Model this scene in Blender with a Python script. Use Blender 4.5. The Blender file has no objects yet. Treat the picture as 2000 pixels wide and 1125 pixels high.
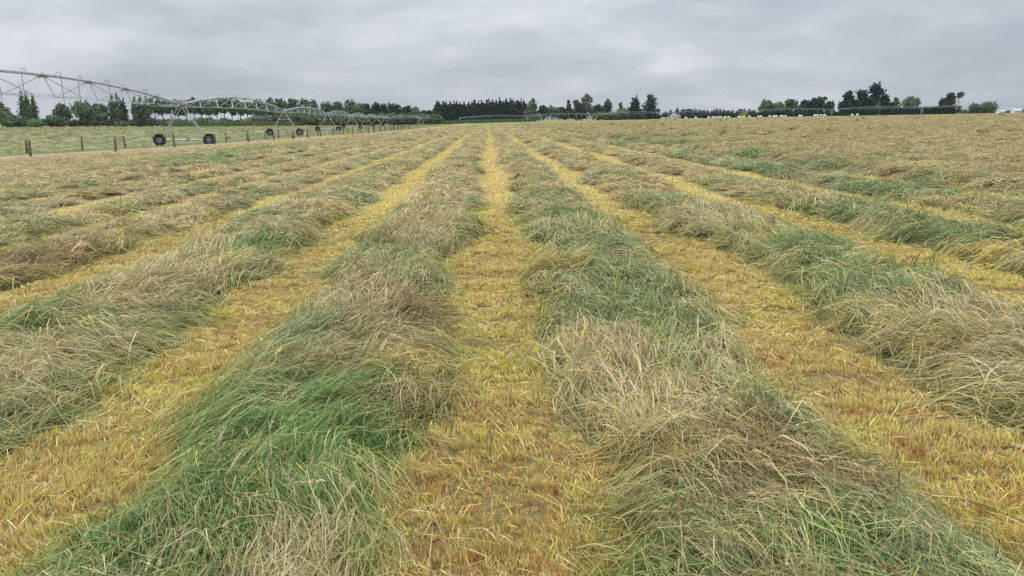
import bpy, math, random
import numpy as np
from math import radians, pi, sin, cos
from mathutils import Vector, Matrix, Euler

RNG = np.random.default_rng(7)
random.seed(7)
S = bpy.context.scene
COL = S.collection

# ------------------------------------------------------------------ camera
F_PX = 1444.0                     # focal length in photograph pixels (2000 wide)
PITCH, YAW, ROLL, EYE = radians(12.78), radians(-1.8), radians(0.25), 1.7
cam_data = bpy.data.cameras.new('camera')
cam_data.sensor_width = 36.0
cam_data.lens = 36.0 * F_PX / 2000.0
cam_data.clip_start, cam_data.clip_end = 0.05, 20000
cam = bpy.data.objects.new('camera', cam_data)
COL.objects.link(cam)
CAM_R = Matrix.Rotation(YAW, 3, 'Z') @ Matrix.Rotation(pi / 2 - PITCH, 3, 'X') @ Matrix.Rotation(-ROLL, 3, 'Z')
cam.matrix_world = Matrix.Translation((0, 0, EYE)) @ CAM_R.to_4x4()
S.camera = cam

# ------------------------------------------------------------------ world: overcast sky
SUN_EL, SUN_AZ = radians(52), radians(-35)        # azimuth from +Y, clockwise positive
world = bpy.data.worlds.new('World')
S.world = world
world.use_nodes = True
wt = world.node_tree
wt.nodes.clear()
def WN(t, **k):
    n = wt.nodes.new(t)
    for a, v in k.items():
        setattr(n, a, v)
    return n
def wmath(op, a, b=None, c=None, clamp=False):
    n = WN('ShaderNodeMath', operation=op, use_clamp=clamp)
    for i, v in enumerate((a, b, c)):
        if v is None:
            continue
        if isinstance(v, (int, float)):
            n.inputs[i].default_value = v
        else:
            wt.links.new(v, n.inputs[i])
    return n.outputs[0]
w_out = WN('ShaderNodeOutputWorld')
sky = WN('ShaderNodeTexSky', sky_type='NISHITA', sun_disc=False)
sky.sun_elevation, sky.sun_rotation = SUN_EL, SUN_AZ
sky.air_density, sky.dust_density = 1.0, 2.0
bg_sky = WN('ShaderNodeBackground')
bg_sky.inputs['Strength'].default_value = 0.08
wt.links.new(sky.outputs[0], bg_sky.inputs['Color'])
tc_ = WN('ShaderNodeTexCoord')
sep = WN('ShaderNodeSeparateXYZ')
wt.links.new(tc_.outputs['Generated'], sep.inputs[0])
zpos = wmath('MAXIMUM', sep.outputs[2], 0.0)
den = wmath('ADD', zpos, 0.22)
px_ = wmath('DIVIDE', sep.outputs[0], den)
py_ = wmath('DIVIDE', sep.outputs[1], den)
comb = WN('ShaderNodeCombineXYZ')
wt.links.new(px_, comb.inputs[0])
wt.links.new(py_, comb.inputs[1])
def wnoise(scale, detail, rough, off, dist=0.0, stretch=(1, 1, 1), src=None):
    mp = WN('ShaderNodeMapping')
    mp.inputs['Location'].default_value = off
    mp.inputs['Scale'].default_value = stretch
    wt.links.new(src or comb.outputs[0], mp.inputs[0])
    n = WN('ShaderNodeTexNoise')
    n.inputs['Scale'].default_value = scale
    n.inputs['Detail'].default_value = detail
    n.inputs['Roughness'].default_value = rough
    n.inputs['Distortion'].default_value = dist
    wt.links.new(mp.outputs[0], n.inputs['Vector'])
    return n.outputs['Fac']
n_big = wnoise(3.0, 5, 0.52, (3.4, 7.7, 0.3), 0.25, (1, 1, 4.2), tc_.outputs['Generated'])
n_mid = wnoise(9.0, 5, 0.55, (1.3, 2.4, 0), 0.3, (1, 1, 2.8), tc_.outputs['Generated'])
cloud = wmath('ADD', wmath('MULTIPLY', n_big, 0.80), wmath('MULTIPLY', n_mid, 0.20))
ramp = WN('ShaderNodeValToRGB')
ramp.color_ramp.interpolation = 'B_SPLINE'
e = ramp.color_ramp.elements
e[0].position, e[0].color = 0.34, (0.325, 0.360, 0.415, 1)
e[1].position, e[1].color = 0.64, (0.640, 0.660, 0.695, 1)
m = ramp.color_ramp.elements.new(0.50)
m.color = (0.452, 0.484, 0.532, 1)
wt.links.new(cloud, ramp.inputs[0])
# overcast luminance law: zenith about three times the horizon
bg_cloud = WN('ShaderNodeBackground')
wt.links.new(ramp.outputs[0], bg_cloud.inputs['Color'])
low_glow = wmath('MULTIPLY', wmath('SUBTRACT', 1.0, wmath('DIVIDE', zpos, 0.12, clamp=True)), 0.14)    # thinner cloud towards the horizon
wt.links.new(wmath('ADD', wmath('ADD', wmath('MULTIPLY', zpos, 1.7), 0.88), low_glow), bg_cloud.inputs['Strength'])
mixw = WN('ShaderNodeMixShader')
mixw.inputs[0].default_value = 0.93                # cloud cover
wt.links.new(bg_sky.outputs[0], mixw.inputs[1])
wt.links.new(bg_cloud.outputs[0], mixw.inputs[2])
wt.links.new(mixw.outputs[0], w_out.inputs['Surface'])

sun_data = bpy.data.lights.new('sun', 'SUN')
sun_data.energy, sun_data.angle, sun_data.color = 1.5, radians(14), (1.0, 0.95, 0.87)
sun = bpy.data.objects.new('sun', sun_data)
COL.objects.link(sun)
sdir = Vector((sin(SUN_AZ) * cos(SUN_EL), cos(SUN_AZ) * cos(SUN_EL), sin(SUN_EL)))
sun.rotation_euler = sdir.to_track_quat('Z', 'Y').to_euler()
sun.location = (0, 0, 60)

S.view_settings.view_transform = 'Standard'
S.view_settings.look = 'None'
S.view_settings.exposure = 0.26
S.view_settings.gamma = 1.0
S.view_settings.use_curve_mapping = False
S.render.engine = 'CYCLES'
S.cycles.adaptive_threshold = 0.02
S.cycles.max_bounces = 4
S.cycles.diffuse_bounces = 2
S.cycles.glossy_bounces = 2
S.cycles.transmission_bounces = 2
S.cycles.transparent_max_bounces = 4
S.cycles.use_denoising = False
S.cycles.caustics_reflective = S.cycles.caustics_refractive = False

# ------------------------------------------------------------------ helpers
def ray(px, py):
    return CAM_R @ Vector(((px - 1000) / F_PX, -(py - 562.5) / F_PX, -1.0))
def at_x(px, d, py=238):
    """world X of photograph column px at forward distance d"""
    r = ray(px, py)
    return r.x / r.y * d
def at_z(px, py, d):
    r = ray(px, py)
    return EYE + r.z / r.y * d

def ihash(ix, iy, seed):
    h = (ix.astype(np.int64) * 374761393 + iy.astype(np.int64) * 668265263 + seed * 1442695041) & 0xFFFFFFFF
    h = ((h ^ (h >> 13)) * 1274126177) & 0xFFFFFFFF
    h = ((h ^ (h >> 16)) * 2246822519) & 0xFFFFFFFF
    return ((h ^ (h >> 15)) & 0xFFFFFF) / float(0xFFFFFF)
def vnoise(x, y, seed=0):
    x = np.asarray(x, float); y = np.asarray(y, float)
    x, y = np.broadcast_arrays(x, y)
    ix, iy = np.floor(x), np.floor(y)
    fx, fy = x - ix, y - iy
    fx = fx * fx * (3 - 2 * fx); fy = fy * fy * (3 - 2 * fy)
    a = ihash(ix, iy, seed); b = ihash(ix + 1, iy, seed)
    c = ihash(ix, iy + 1, seed); d = ihash(ix + 1, iy + 1, seed)
    return (a * (1 - fx) + b * fx) * (1 - fy) + (c * (1 - fx) + d * fx) * fy
def fbm(x, y, seed=0, oct=3):
    v, amp, tot = 0.0, 1.0, 0.0
    for o in range(oct):
        v = v + amp * vnoise(np.asarray(x) * 2 ** o + 17.3 * o, np.asarray(y) * 2 ** o + 9.1 * o, seed + o * 31)
        tot += amp; amp *= 0.5
    return v / tot
def sstep(a, b, x):
    t = np.clip((np.asarray(x, float) - a) / (b - a), 0, 1)
    return t * t * (3 - 2 * t)
def mix(a, b, t):
    t = np.asarray(t)[..., None]
    return a * (1 - t) + b * t

def tag(o, label=None, cat=None, group=None, kind=None):
    if label: o['label'] = label
    if cat: o['category'] = cat
    if group: o['group'] = group
    if kind: o['kind'] = kind
    return o
def empty(name, loc, label=None, cat=None, group=None):
    o = bpy.data.objects.new(name, None)
    o.empty_display_size = 0.3
    COL.objects.link(o)
    o.location = loc
    return tag(o, label, cat, group)
def mesh_np(name, co, quads=None, tris=None, smooth=False):
    me = bpy.data.meshes.new(name)
    co = np.asarray(co, np.float32)
    me.vertices.add(len(co))
    me.vertices.foreach_set('co', co.ravel())
    loops, tot = [], []
    if quads is not None and len(quads):
        quads = np.asarray(quads, np.int32); loops.append(quads.ravel()); tot.append(np.full(len(quads), 4, np.int32))
    if tris is not None and len(tris):
        tris = np.asarray(tris, np.int32); loops.append(tris.ravel()); tot.append(np.full(len(tris), 3, np.int32))
    if loops:
        loops = np.concatenate(loops); tot = np.concatenate(tot)
        me.loops.add(len(loops)); me.loops.foreach_set('vertex_index', loops)
        me.polygons.add(len(tot))
        st = np.concatenate([[0], np.cumsum(tot)[:-1]]).astype(np.int32)
        me.polygons.foreach_set('loop_start', st)
        me.polygons.foreach_set('loop_total', tot)
        if smooth:
            me.polygons.foreach_set('use_smooth', np.ones(len(tot), bool))
    me.update(calc_edges=True)
    return me
def set_attr(me, name, data, typ='FLOAT_COLOR'):
    at = me.attributes.new(name, typ, 'POINT')
    data = np.asarray(data)
    if typ == 'FLOAT_COLOR':
        if data.shape[1] == 3:
            data = np.concatenate([data, np.ones((len(data), 1))], 1)
        at.data.foreach_set('color', data.astype(np.float32).ravel())
    elif typ == 'FLOAT_VECTOR':
        at.data.foreach_set('vector', data.astype(np.float32).ravel())
    else:
        at.data.foreach_set('value', data.astype(np.int32 if typ == 'INT' else np.float32).ravel())
def obj(name, me, m=None, parent=None):
    o = bpy.data.objects.new(name, me)
    COL.objects.link(o)
    if m is not None and len(me.materials) == 0:
        me.materials.append(m)
    if parent is not None:
        o.parent = parent
    return o
def shift(me, loc):
    me.transform(Matrix.Translation(-Vector(loc)))
    return me

class MB:
    """collects simple solids into one mesh"""
    def __init__(s):
        s.v, s.f = [], []
    def add(s, vs, fs):
        b = len(s.v)
        s.v += [tuple(v) for v in vs]
        s.f += [tuple(i + b for i in f) for f in fs]
    def tube(s, pts, rad, n=6, cap=True):
        pts = [Vector(p) for p in pts]
        rs = rad if isinstance(rad, (list, tuple)) else [rad] * len(pts)
        vs, fs = [], []
        prev = None
        for i, p in enumerate(pts):
            t = (pts[min(i + 1, len(pts) - 1)] - pts[max(i - 1, 0)]).normalized()
            if prev is None:
                ref = Vector((0, 0, 1)) if abs(t.z) < 0.9 else Vector((1, 0, 0))
                u = t.cross(ref).normalized()
            else:
                u = (prev - t * prev.dot(t)).normalized()
            prev = u
            w = t.cross(u)
            for k in range(n):
                a = 2 * pi * k / n
                vs.append(p + (u * cos(a) + w * sin(a)) * rs[i])
        for i in range(len(pts) - 1):
            for k in range(n):
                k2 = (k + 1) % n
                fs.append((i * n + k, i * n + k2, (i + 1) * n + k2, (i + 1) * n + k))
        if cap:
            fs.append(tuple(range(n - 1, -1, -1)))
            fs.append(tuple((len(pts) - 1) * n + k for k in range(n)))
        s.add(vs, fs)
        return s
    def box(s, c, size, rot=None):
        c = Vector(c); hx, hy, hz = [q / 2 for q in size]
        vs = [Vector((x, y, z)) for x in (-hx, hx) for y in (-hy, hy) for z in (-hz, hz)]
        if rot is not None:
            vs = [rot @ v for v in vs]
        vs = [v + c for v in vs]
        s.add(vs, [(0, 1, 3, 2), (4, 6, 7, 5), (0, 4, 5, 1), (2, 3, 7, 6), (0, 2, 6, 4), (1, 5, 7, 3)])
        return s
    def lathe(s, prof, c, axis, n=16):
        """prof: (radius, offset along axis)"""
        c = Vector(c); ax = Vector(axis).normalized()
        u = ax.orthogonal().normalized(); w = ax.cross(u)
        vs, fs = [], []
        for r, h in prof:
            for k in range(n):
                a = 2 * pi * k / n
                vs.append(c + ax * h + (u * cos(a) + w * sin(a)) * r)
        for i in range(len(prof) - 1):
            for k in range(n):
                k2 = (k + 1) % n
                fs.append((i * n + k, i * n + k2, (i + 1) * n + k2, (i + 1) * n + k))
        s.add(vs, fs)
        return s
    def build(s, name, m, parent=None, smooth=False):
        me = bpy.data.meshes.new(name)
        off, p = Vector(), parent
        while p is not None:
            off += p.location
            p = p.parent
        me.from_pydata([tuple(Vector(v) - off) for v in s.v], [], s.f)
        me.update()
        if smooth:
            me.polygons.foreach_set('use_smooth', [True] * len(me.polygons))
        return obj(name, me, m, parent)

# ------------------------------------------------------------------ materials
def new_mat(name):
    m = bpy.data.materials.new(name)
    m.use_nodes = True
    nt = m.node_tree
    nt.nodes.clear()
    return m, nt
def N(nt, t, **k):
    n = nt.nodes.new(t)
    for a, v in k.items():
        setattr(n, a, v)
    return n
def principled(nt, rough=0.7, spec=0.3, metal=0.0):
    b = N(nt, 'ShaderNodeBsdfPrincipled')
    b.inputs['Roughness'].default_value = rough
    b.inputs['Specular IOR Level'].default_value = spec
    b.inputs['Metallic'].default_value = metal
    o = N(nt, 'ShaderNodeOutputMaterial')
    nt.links.new(b.outputs[0], o.inputs[0])
    return b, o
def noise_node(nt, scale, detail=4, rough=0.6, vec=None, stretch=None):
    n = N(nt, 'ShaderNodeTexNoise')
    n.inputs['Scale'].default_value = scale
    n.inputs['Detail'].default_value = detail
    n.inputs['Roughness'].default_value = rough
    if vec is None:
        g = N(nt, 'ShaderNodeNewGeometry'); vec = g.outputs['Position']
    if stretch:
        mp = N(nt, 'ShaderNodeMapping'); mp.inputs['Scale'].default_value = stretch
        nt.links.new(vec, mp.inputs[0]); vec = mp.outputs[0]
    nt.links.new(vec, n.inputs['Vector'])
    return n.outputs['Fac']
def ramp_node(nt, fac, stops):
    r = N(nt, 'ShaderNodeValToRGB')
    el = r.color_ramp.elements
    el[0].position, el[0].color = stops[0][0], (*stops[0][1], 1)
    el[1].position, el[1].color = stops[-1][0], (*stops[-1][1], 1)
    for p, c in stops[1:-1]:
        q = el.new(p); q.color = (*c, 1)
    nt.links.new(fac, r.inputs[0])
    return r.outputs[0]
def mixc(nt, a, b, f, mode='MIX'):
    n = N(nt, 'ShaderNodeMix', data_type='RGBA', blend_type=mode)
    if isinstance(f, float): n.inputs[0].default_value = f
    else: nt.links.new(f, n.inputs[0])
    for i, v in ((6, a), (7, b)):
        if isinstance(v, tuple): n.inputs[i].default_value = (*v, 1)
        else: nt.links.new(v, n.inputs[i])
    return n.outputs[2]
def bump(nt, h, bsdf, strength=0.5, dist=0.02):
    b = N(nt, 'ShaderNodeBump')
    b.inputs['Strength'].default_value = strength
    b.inputs['Distance'].default_value = dist
    nt.links.new(h, b.inputs['Height'])
    nt.links.new(b.outputs[0], bsdf.inputs['Normal'])

def noisy_mat(name, stops, scale, detail=5, rough=0.85, spec=0.15, stretch=None, bstr=0.5, bdist=0.02, metal=0.0, big=None):
    m, nt = new_mat(name)
    b, _ = principled(nt, rough, spec, metal)
    f = noise_node(nt, scale, detail, 0.65, stretch=stretch)
    c = ramp_node(nt, f, stops)
    if big:
        f2 = noise_node(nt, big[0], 3, 0.5, stretch=big[3] if len(big) > 3 else None)
        k = ramp_node(nt, f2, [(0.35, (0, 0, 0)), (0.65, (1, 1, 1))])
        c = mixc(nt, c, big[1], mixc(nt, (0.0, 0.0, 0.0), (big[2],) * 3, k))
    nt.links.new(c, b.inputs['Base Color'])
    if bstr:
        bump(nt, f, b, bstr, bdist)
    return m

def blade_mat(name, instanced, translucent=0.14):
    """grass: blade colour comes from the strand itself (and from the tuft it belongs to)"""
    m, nt = new_mat(name)
    at = N(nt, 'ShaderNodeAttribute', attribute_name='Col', attribute_type='GEOMETRY')
    c = at.outputs['Color']
    if instanced:
        ti = N(nt, 'ShaderNodeAttribute', attribute_name='tint', attribute_type='INSTANCER')
        c = mixc(nt, c, ti.outputs['Color'], 1.0, 'MULTIPLY')
    b = N(nt, 'ShaderNodeBsdfPrincipled')
    b.inputs['Roughness'].default_value = 0.55
    b.inputs['Specular IOR Level'].default_value = 0.18
    nt.links.new(c, b.inputs['Base Color'])
    tr = N(nt, 'ShaderNodeBsdfTranslucent')
    nt.links.new(c, tr.inputs['Color'])
    mx = N(nt, 'ShaderNodeMixShader')
    mx.inputs[0].default_value = translucent
    nt.links.new(b.outputs[0], mx.inputs[1]); nt.links.new(tr.outputs[0], mx.inputs[2])
    o = N(nt, 'ShaderNodeOutputMaterial')
    nt.links.new(mx.outputs[0], o.inputs[0])
    return m

M = {}
M['blade'] = blade_mat('grass_strand', False)
M['blade_i'] = blade_mat('grass_tuft', True)
M['soil'] = noisy_mat('stubble_soil', [(0.3, (0.09, 0.06, 0.032)), (0.5, (0.23, 0.16, 0.075)), (0.7, (0.42, 0.31, 0.14))], 38, 10, big=(0.9, (0.33, 0.28, 0.08), 0.4), bstr=0.8, bdist=0.03)
M['mound'] = noisy_mat('hay_mound', [(0.3, (0.05, 0.042, 0.020)), (0.5, (0.135, 0.115, 0.052)), (0.72, (0.27, 0.23, 0.115))], 6, 8, stretch=(1.6, 0.7, 1.5), big=(0.55, (0.22, 0.25, 0.13), 0.55), bstr=0.9, bdist=0.08)  # hay brown, darkened further to paint shade into the gaps between strands
M['spread'] = noisy_mat('spread_hay', [(0.3, (0.14, 0.112, 0.052)), (0.48, (0.29, 0.25, 0.125)), (0.72, (0.43, 0.37, 0.20))], 1.6, 8, stretch=(0.8, 1.0, 1), big=(0.12, (0.25, 0.26, 0.13), 0.5), bstr=0.9, bdist=0.15)
M['pasture'] = noisy_mat('pasture_grass', [(0.3, (0.17, 0.18, 0.075)), (0.5, (0.25, 0.255, 0.11)), (0.7, (0.32, 0.305, 0.15))], 0.8, 8, stretch=(0.6, 1, 1), big=(0.035, (0.26, 0.27, 0.10), 0.6), bstr=0.6, bdist=0.15)
M['paddock'] = noisy_mat('paddock_grass', [(0.3, (0.15, 0.18, 0.06)), (0.5, (0.22, 0.25, 0.08)), (0.7, (0.30, 0.30, 0.12))], 0.5, 6, stretch=(0.5, 1, 1), big=(0.012, (0.30, 0.29, 0.14), 0.6), bstr=0.4, bdist=0.15)
M['gravel'] = noisy_mat('track_gravel', [(0.3, (0.26, 0.21, 0.18)), (0.5, (0.38, 0.32, 0.28)), (0.7, (0.48, 0.42, 0.38))], 5, 8, big=(0.3, (0.30, 0.26, 0.20), 0.5), bstr=0.5, bdist=0.02)
M['wood'] = noisy_mat('post_wood', [(0.3, (0.09, 0.075, 0.052)), (0.55, (0.22, 0.195, 0.145)), (0.75, (0.34, 0.315, 0.24))], 8, 6, stretch=(1, 1, 0.15), bstr=0.5, bdist=0.01)
M['wire'] = noisy_mat('fence_wire', [(0.3, (0.3, 0.3, 0.3)), (0.7, (0.45, 0.45, 0.45))], 30, 2, 0.5, 0.4, bstr=0, metal=0.6)
M['insulator'] = noisy_mat('insulator_plastic', [(0.3, (0.015, 0.015, 0.015)), (0.7, (0.03, 0.03, 0.03))], 30, 2, 0.5, 0.4, bstr=0)
M['galv'] = noisy_mat('galvanised_steel', [(0.3, (0.33, 0.36, 0.40)), (0.5, (0.46, 0.49, 0.53)), (0.7, (0.58, 0.61, 0.64))], 3, 6, 0.5, 0.5, stretch=(1, 1, 1), bstr=0.05, bdist=0.005, metal=0.25)
M['rim'] = noisy_mat('wheel_rim', [(0.3, (0.16, 0.165, 0.17)), (0.7, (0.30, 0.31, 0.32))], 6, 4, 0.6, 0.4, bstr=0.1, metal=0.2)
M['rod'] = noisy_mat('guard_rod_paint', [(0.3, (0.52, 0.50, 0.40)), (0.7, (0.66, 0.63, 0.50))], 5, 4, 0.6, 0.3, bstr=0.1)
M['hose'] = noisy_mat('drop_hose', [(0.3, (0.03, 0.03, 0.035)), (0.7, (0.06, 0.06, 0.065))], 8, 2, 0.6, 0.3, bstr=0)
M['tyre'] = noisy_mat('tyre_rubber', [(0.3, (0.012, 0.012, 0.013)), (0.7, (0.035, 0.033, 0.03))], 9, 4, 0.85, 0.2, bstr=0.2)
M['rustplate'] = noisy_mat('weathered_plate', [(0.3, (0.14, 0.10, 0.06)), (0.7, (0.25, 0.19, 0.12))], 5, 4, 0.7, 0.3, bstr=0.1)
M['white'] = noisy_mat('bale_wrap', [(0.3, (0.72, 0.73, 0.74)), (0.7, (0.84, 0.85, 0.86))], 2, 4, 0.4, 0.4, bstr=0.2)
M['shed'] = noisy_mat('shed_cladding', [(0.3, (0.50, 0.53, 0.57)), (0.7, (0.64, 0.67, 0.70))], 1, 4, 0.5, 0.4, bstr=0.1)
M['shedroof'] = noisy_mat('shed_roofing', [(0.3, (0.42, 0.45, 0.49)), (0.7, (0.56, 0.59, 0.62))], 1, 4, 0.5, 0.4, bstr=0.1)
M['dark'] = noisy_mat('dark_opening', [(0.3, (0.02, 0.02, 0.022)), (0.7, (0.04, 0.04, 0.04))], 3, 2, 0.6, 0.3, bstr=0)
M['bark'] = noisy_mat('tree_bark', [(0.3, (0.05, 0.04, 0.03)), (0.7, (0.16, 0.13, 0.10))], 3, 5, stretch=(1, 1, 0.25), bstr=0.4, bdist=0.03)
M['palebark'] = noisy_mat('gum_bark', [(0.3, (0.26, 0.23, 0.19)), (0.7, (0.48, 0.44, 0.38))], 2, 5, stretch=(1, 1, 0.25), bstr=0.2, bdist=0.03)
M['hill'] = noisy_mat('hill_bush', [(0.3, (0.03, 0.05, 0.04)), (0.7, (0.07, 0.10, 0.06))], 0.02, 5, bstr=0.3, bdist=2)

def leaf_mat(name, dark, lite, scale=0.35, trans=0.15):
    m, nt = new_mat(name)
    f = noise_node(nt, scale, 3, 0.6)
    oi = N(nt, 'ShaderNodeObjectInfo')
    c = ramp_node(nt, f, [(0.32, dark), (0.7, lite)])
    hs = N(nt, 'ShaderNodeHueSaturation')
    mr = N(nt, 'ShaderNodeMapRange')
    mr.inputs['To Min'].default_value, mr.inputs['To Max'].default_value = 0.75, 1.25
    nt.links.new(oi.outputs['Random'], mr.inputs['Value'])
    nt.links.new(mr.outputs[0], hs.inputs['Value'])
    nt.links.new(c, hs.inputs['Color'])
    b = N(nt, 'ShaderNodeBsdfPrincipled')
    b.inputs['Roughness'].default_value = 0.7
    b.inputs['Specular IOR Level'].default_value = 0.2
    nt.links.new(hs.outputs[0], b.inputs['Base Color'])
    tr = N(nt, 'ShaderNodeBsdfTranslucent')
    nt.links.new(hs.outputs[0], tr.inputs['Color'])
    mx = N(nt, 'ShaderNodeMixShader'); mx.inputs[0].default_value = trans
    nt.links.new(b.outputs[0], mx.inputs[1]); nt.links.new(tr.outputs[0], mx.inputs[2])
    o = N(nt, 'ShaderNodeOutputMaterial'); nt.links.new(mx.outputs[0], o.inputs[0])
    return m
M['leaf_conifer'] = leaf_mat('conifer_needles', (0.014, 0.029, 0.025), (0.034, 0.060, 0.046))
M['leaf_pine'] = leaf_mat('pine_needles', (0.022, 0.041, 0.030), (0.055, 0.090, 0.057))
M['leaf_poplar'] = leaf_mat('poplar_leaves', (0.069, 0.119, 0.069), (0.172, 0.247, 0.128))
M['leaf_broad'] = leaf_mat('broad_leaves', (0.073, 0.123, 0.062), (0.177, 0.258, 0.122))
M['leaf_grey'] = leaf_mat('gum_leaves', (0.067, 0.090, 0.060), (0.172, 0.194, 0.128))
M['leaf_light'] = leaf_mat('willow_leaves', (0.078, 0.126, 0.042), (0.168, 0.240, 0.084))
M['leaf_yellow'] = leaf_mat('golden_leaves', (0.18, 0.20, 0.04), (0.32, 0.33, 0.08))
M['leaf_hedge'] = leaf_mat('hedge_leaves', (0.016, 0.032, 0.022), (0.035, 0.060, 0.036))
M['leaf_shrub'] = leaf_mat('shrub_leaves', (0.101, 0.139, 0.086), (0.219, 0.268, 0.164))
M['crop'] = leaf_mat('maize_leaves', (0.045, 0.085, 0.022), (0.10, 0.165, 0.045), 0.8)

# ------------------------------------------------------------------ the lie of the land
TRK_Y = np.array([-40, 52, 84, 127, 206, 300, 800, 9000.0])
TRK_X = np.array([-45, -33.0, -27.6, -21.8, -17.0, -15.0, -13.0, -13.0])
_ys = np.concatenate([np.arange(-40, 400, 2.0), [500, 800, 9000]])
_xs = np.interp(_ys, TRK_Y, TRK_X)
_xs[12:200] = np.convolve(_xs, np.ones(17) / 17, 'same')[12:200]
def track_x(y):
    return np.interp(y, _ys, _xs)
def T(x, y):
    x = np.asarray(x, float); y = np.asarray(y, float)
    z = np.where(x < 0, -1.0 * np.tanh(-x / 30), 9 * np.tanh(0.016 * x / 9))
    far = sstep(15, 80, np.hypot(x, y))
    z = z + 0.20 * np.exp(-((x - track_x(y)) / 3.3) ** 4)            # the track is built up a little
    return z + far * 0.16 * (fbm(x / 37, y / 37, 5, 2) - 0.5)
FIELD_END = 278.0
STRIPS = [-16.95, -14.5, -12.05, -9.6, -7.2, -4.85, -2.28, 0.18, 2.36, 4.83, 7.3, 9.8]
HALF = 0.45
def strip_edge(k, side, y):
    """edge of a stubble strip k; side -1 left, +1 right"""
    y = np.asarray(y, float)
    sd = 100 + k * 7 + (3 if side > 0 else 0)
    ctr = STRIPS[k] + 0.13 * (vnoise(y / 4.0, 0 * y, 300 + k) - 0.5) * 2
    w = HALF + 0.20 * (vnoise(y / 1.1, 0 * y, sd) - 0.5) * 2 + 0.07 * (vnoise(y / 0.33, 0 * y, sd + 1) - 0.5) * 2
    w = w * (1 + 0.05 * sstep(20, 90, y))
    return ctr + side * w
NW = len(STRIPS) - 1                      # windrows between neighbouring strips
def right_zone_edge(y):
    return strip_edge(NW, 1, y)
def left_zone_edge(y):
    return strip_edge(0, -1, y)
def windrow_h(i, x, y):
    """height of windrow i over the ground; u = -1..1 across it"""
    a, b = strip_edge(i, 1, y), strip_edge(i + 1, -1, y)
    u = (x - (a + b) / 2) / ((b - a) / 2)
    prof = np.clip(1 - np.abs(u) ** 3.2, 0, 1) ** 0.75
    amp = {6: 0.145, 7: 0.14, 5: 0.135, 8: 0.135}.get(i, 0.11) + 0.09 * (vnoise(y / 1.9, 0 * y, 500 + i) - 0.35)
    lump = 0.125 * (fbm(x / 0.5, y / 0.55, 610 + i, 2) - 0.5) + 0.10 * (0.55 - np.abs(2 * vnoise(x / 0.30, y / 0.24, 640 + i) - 1)) - 0.02
    return prof * (amp + lump) * (1 - 0.1 * sstep(20, 90, y)) - 0.015, u
def spread_h(x, y):
    h = 0.16 + 0.30 * (fbm(x / 1.7, y / 2.6, 700, 3) - 0.5)
    lane = np.abs(((x - 9.8) / 2.45) % 1.0 - 0.5) * 2            # rows survive faintly
    edge = np.where(x > 0, x - right_zone_edge(y), left_zone_edge(y) - x)
    return np.clip(h + 0.10 * (1 - lane ** 2) - 0.05, 0.02, 1) * sstep(-0.1, 0.55, edge) * np.where(x < 0, 0.6, 1.0)

# ground sheet: one grid, shared borders, cut into pieces of the setting
yrow = np.concatenate([np.arange(-8, 30, 1.0), np.arange(30, 100, 2.5), np.arange(100, FIELD_END - 1, 6), [FIELD_END],
                       np.arange(290, 760, 15), np.geomspace(780, 9000, 26)])
def ground_row(y):
    c = track_x(y)
    left = c - 2.7 - np.concatenate([np.geomspace(9000, 4, 46), [2.2, 1.0, 0]])
    mid = np.linspace(c - 1.8, c + 1.8, 5)
    r0 = c + 2.7
    span = np.linspace(0, 1, 26)
    field = r0 + (12 - r0) * span
    right = 12 + np.geomspace(1.5, 9000, 60)
    return np.concatenate([left, mid, field, right])
rows = [ground_row(y) for y in yrow]
NL, NM = 49, 5
gx = np.array(rows); gy = np.repeat(yrow[:, None], gx.shape[1], 1)
gz = T(gx, gy)
ncol = gx.shape[1]
def ground_piece(name, r0, r1, c0, c1, mat, dz=0.0, label=None):
    X, Y, Z = gx[r0:r1 + 1, c0:c1 + 1], gy[r0:r1 + 1, c0:c1 + 1], gz[r0:r1 + 1, c0:c1 + 1] + dz
    nr, nc = X.shape
    co = np.stack([X.ravel(), Y.ravel(), Z.ravel()], 1)
    idx = np.arange(nr * nc).reshape(nr, nc)
    q = np.stack([idx[:-1, :-1].ravel(), idx[:-1, 1:].ravel(), idx[1:, 1:].ravel(), idx[1:, :-1].ravel()], 1)
    o = obj(name, mesh_np(name, co, q, smooth=True), mat)
    tag(o, label, None, None, 'structure')
    return o
R_END = int(np.argmin(np.abs(yrow - FIELD_END)))
LASTR = len(yrow) - 1
ground_piece('pasture_ground', 0, LASTR, 0, NL - 1, M['pasture'], label='pale green grazed pasture beyond the gravel track')
ground_piece('gravel_track', 0, LASTR, NL - 1, NL + NM, M['gravel'], label='pinkish grey gravel farm track between the two fences')
ground_piece('mown_field', 0, R_END, NL + NM, ncol - 1, M['soil'], label='golden mown field of stubble between the windrows')
ground_piece('far_paddock', R_END, LASTR, NL + NM, ncol - 1, M['paddock'], label='light green paddock at the far end of the field')

# ------------------------------------------------------------------ grass colours (albedo)
C_GREEN = np.array([0.165, 0.310, 0.080])
C_BLUEG = np.array([0.255, 0.335, 0.150])
C_GREY = np.array([0.475, 0.455, 0.225])
C_TAN = np.array([0.620, 0.495, 0.280])
C_STRAW = np.array([0.690, 0.520, 0.180])
C_YGREEN = np.array([0.520, 0.490, 0.110])
C_BROWN = np.array([0.340, 0.230, 0.110])
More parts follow.
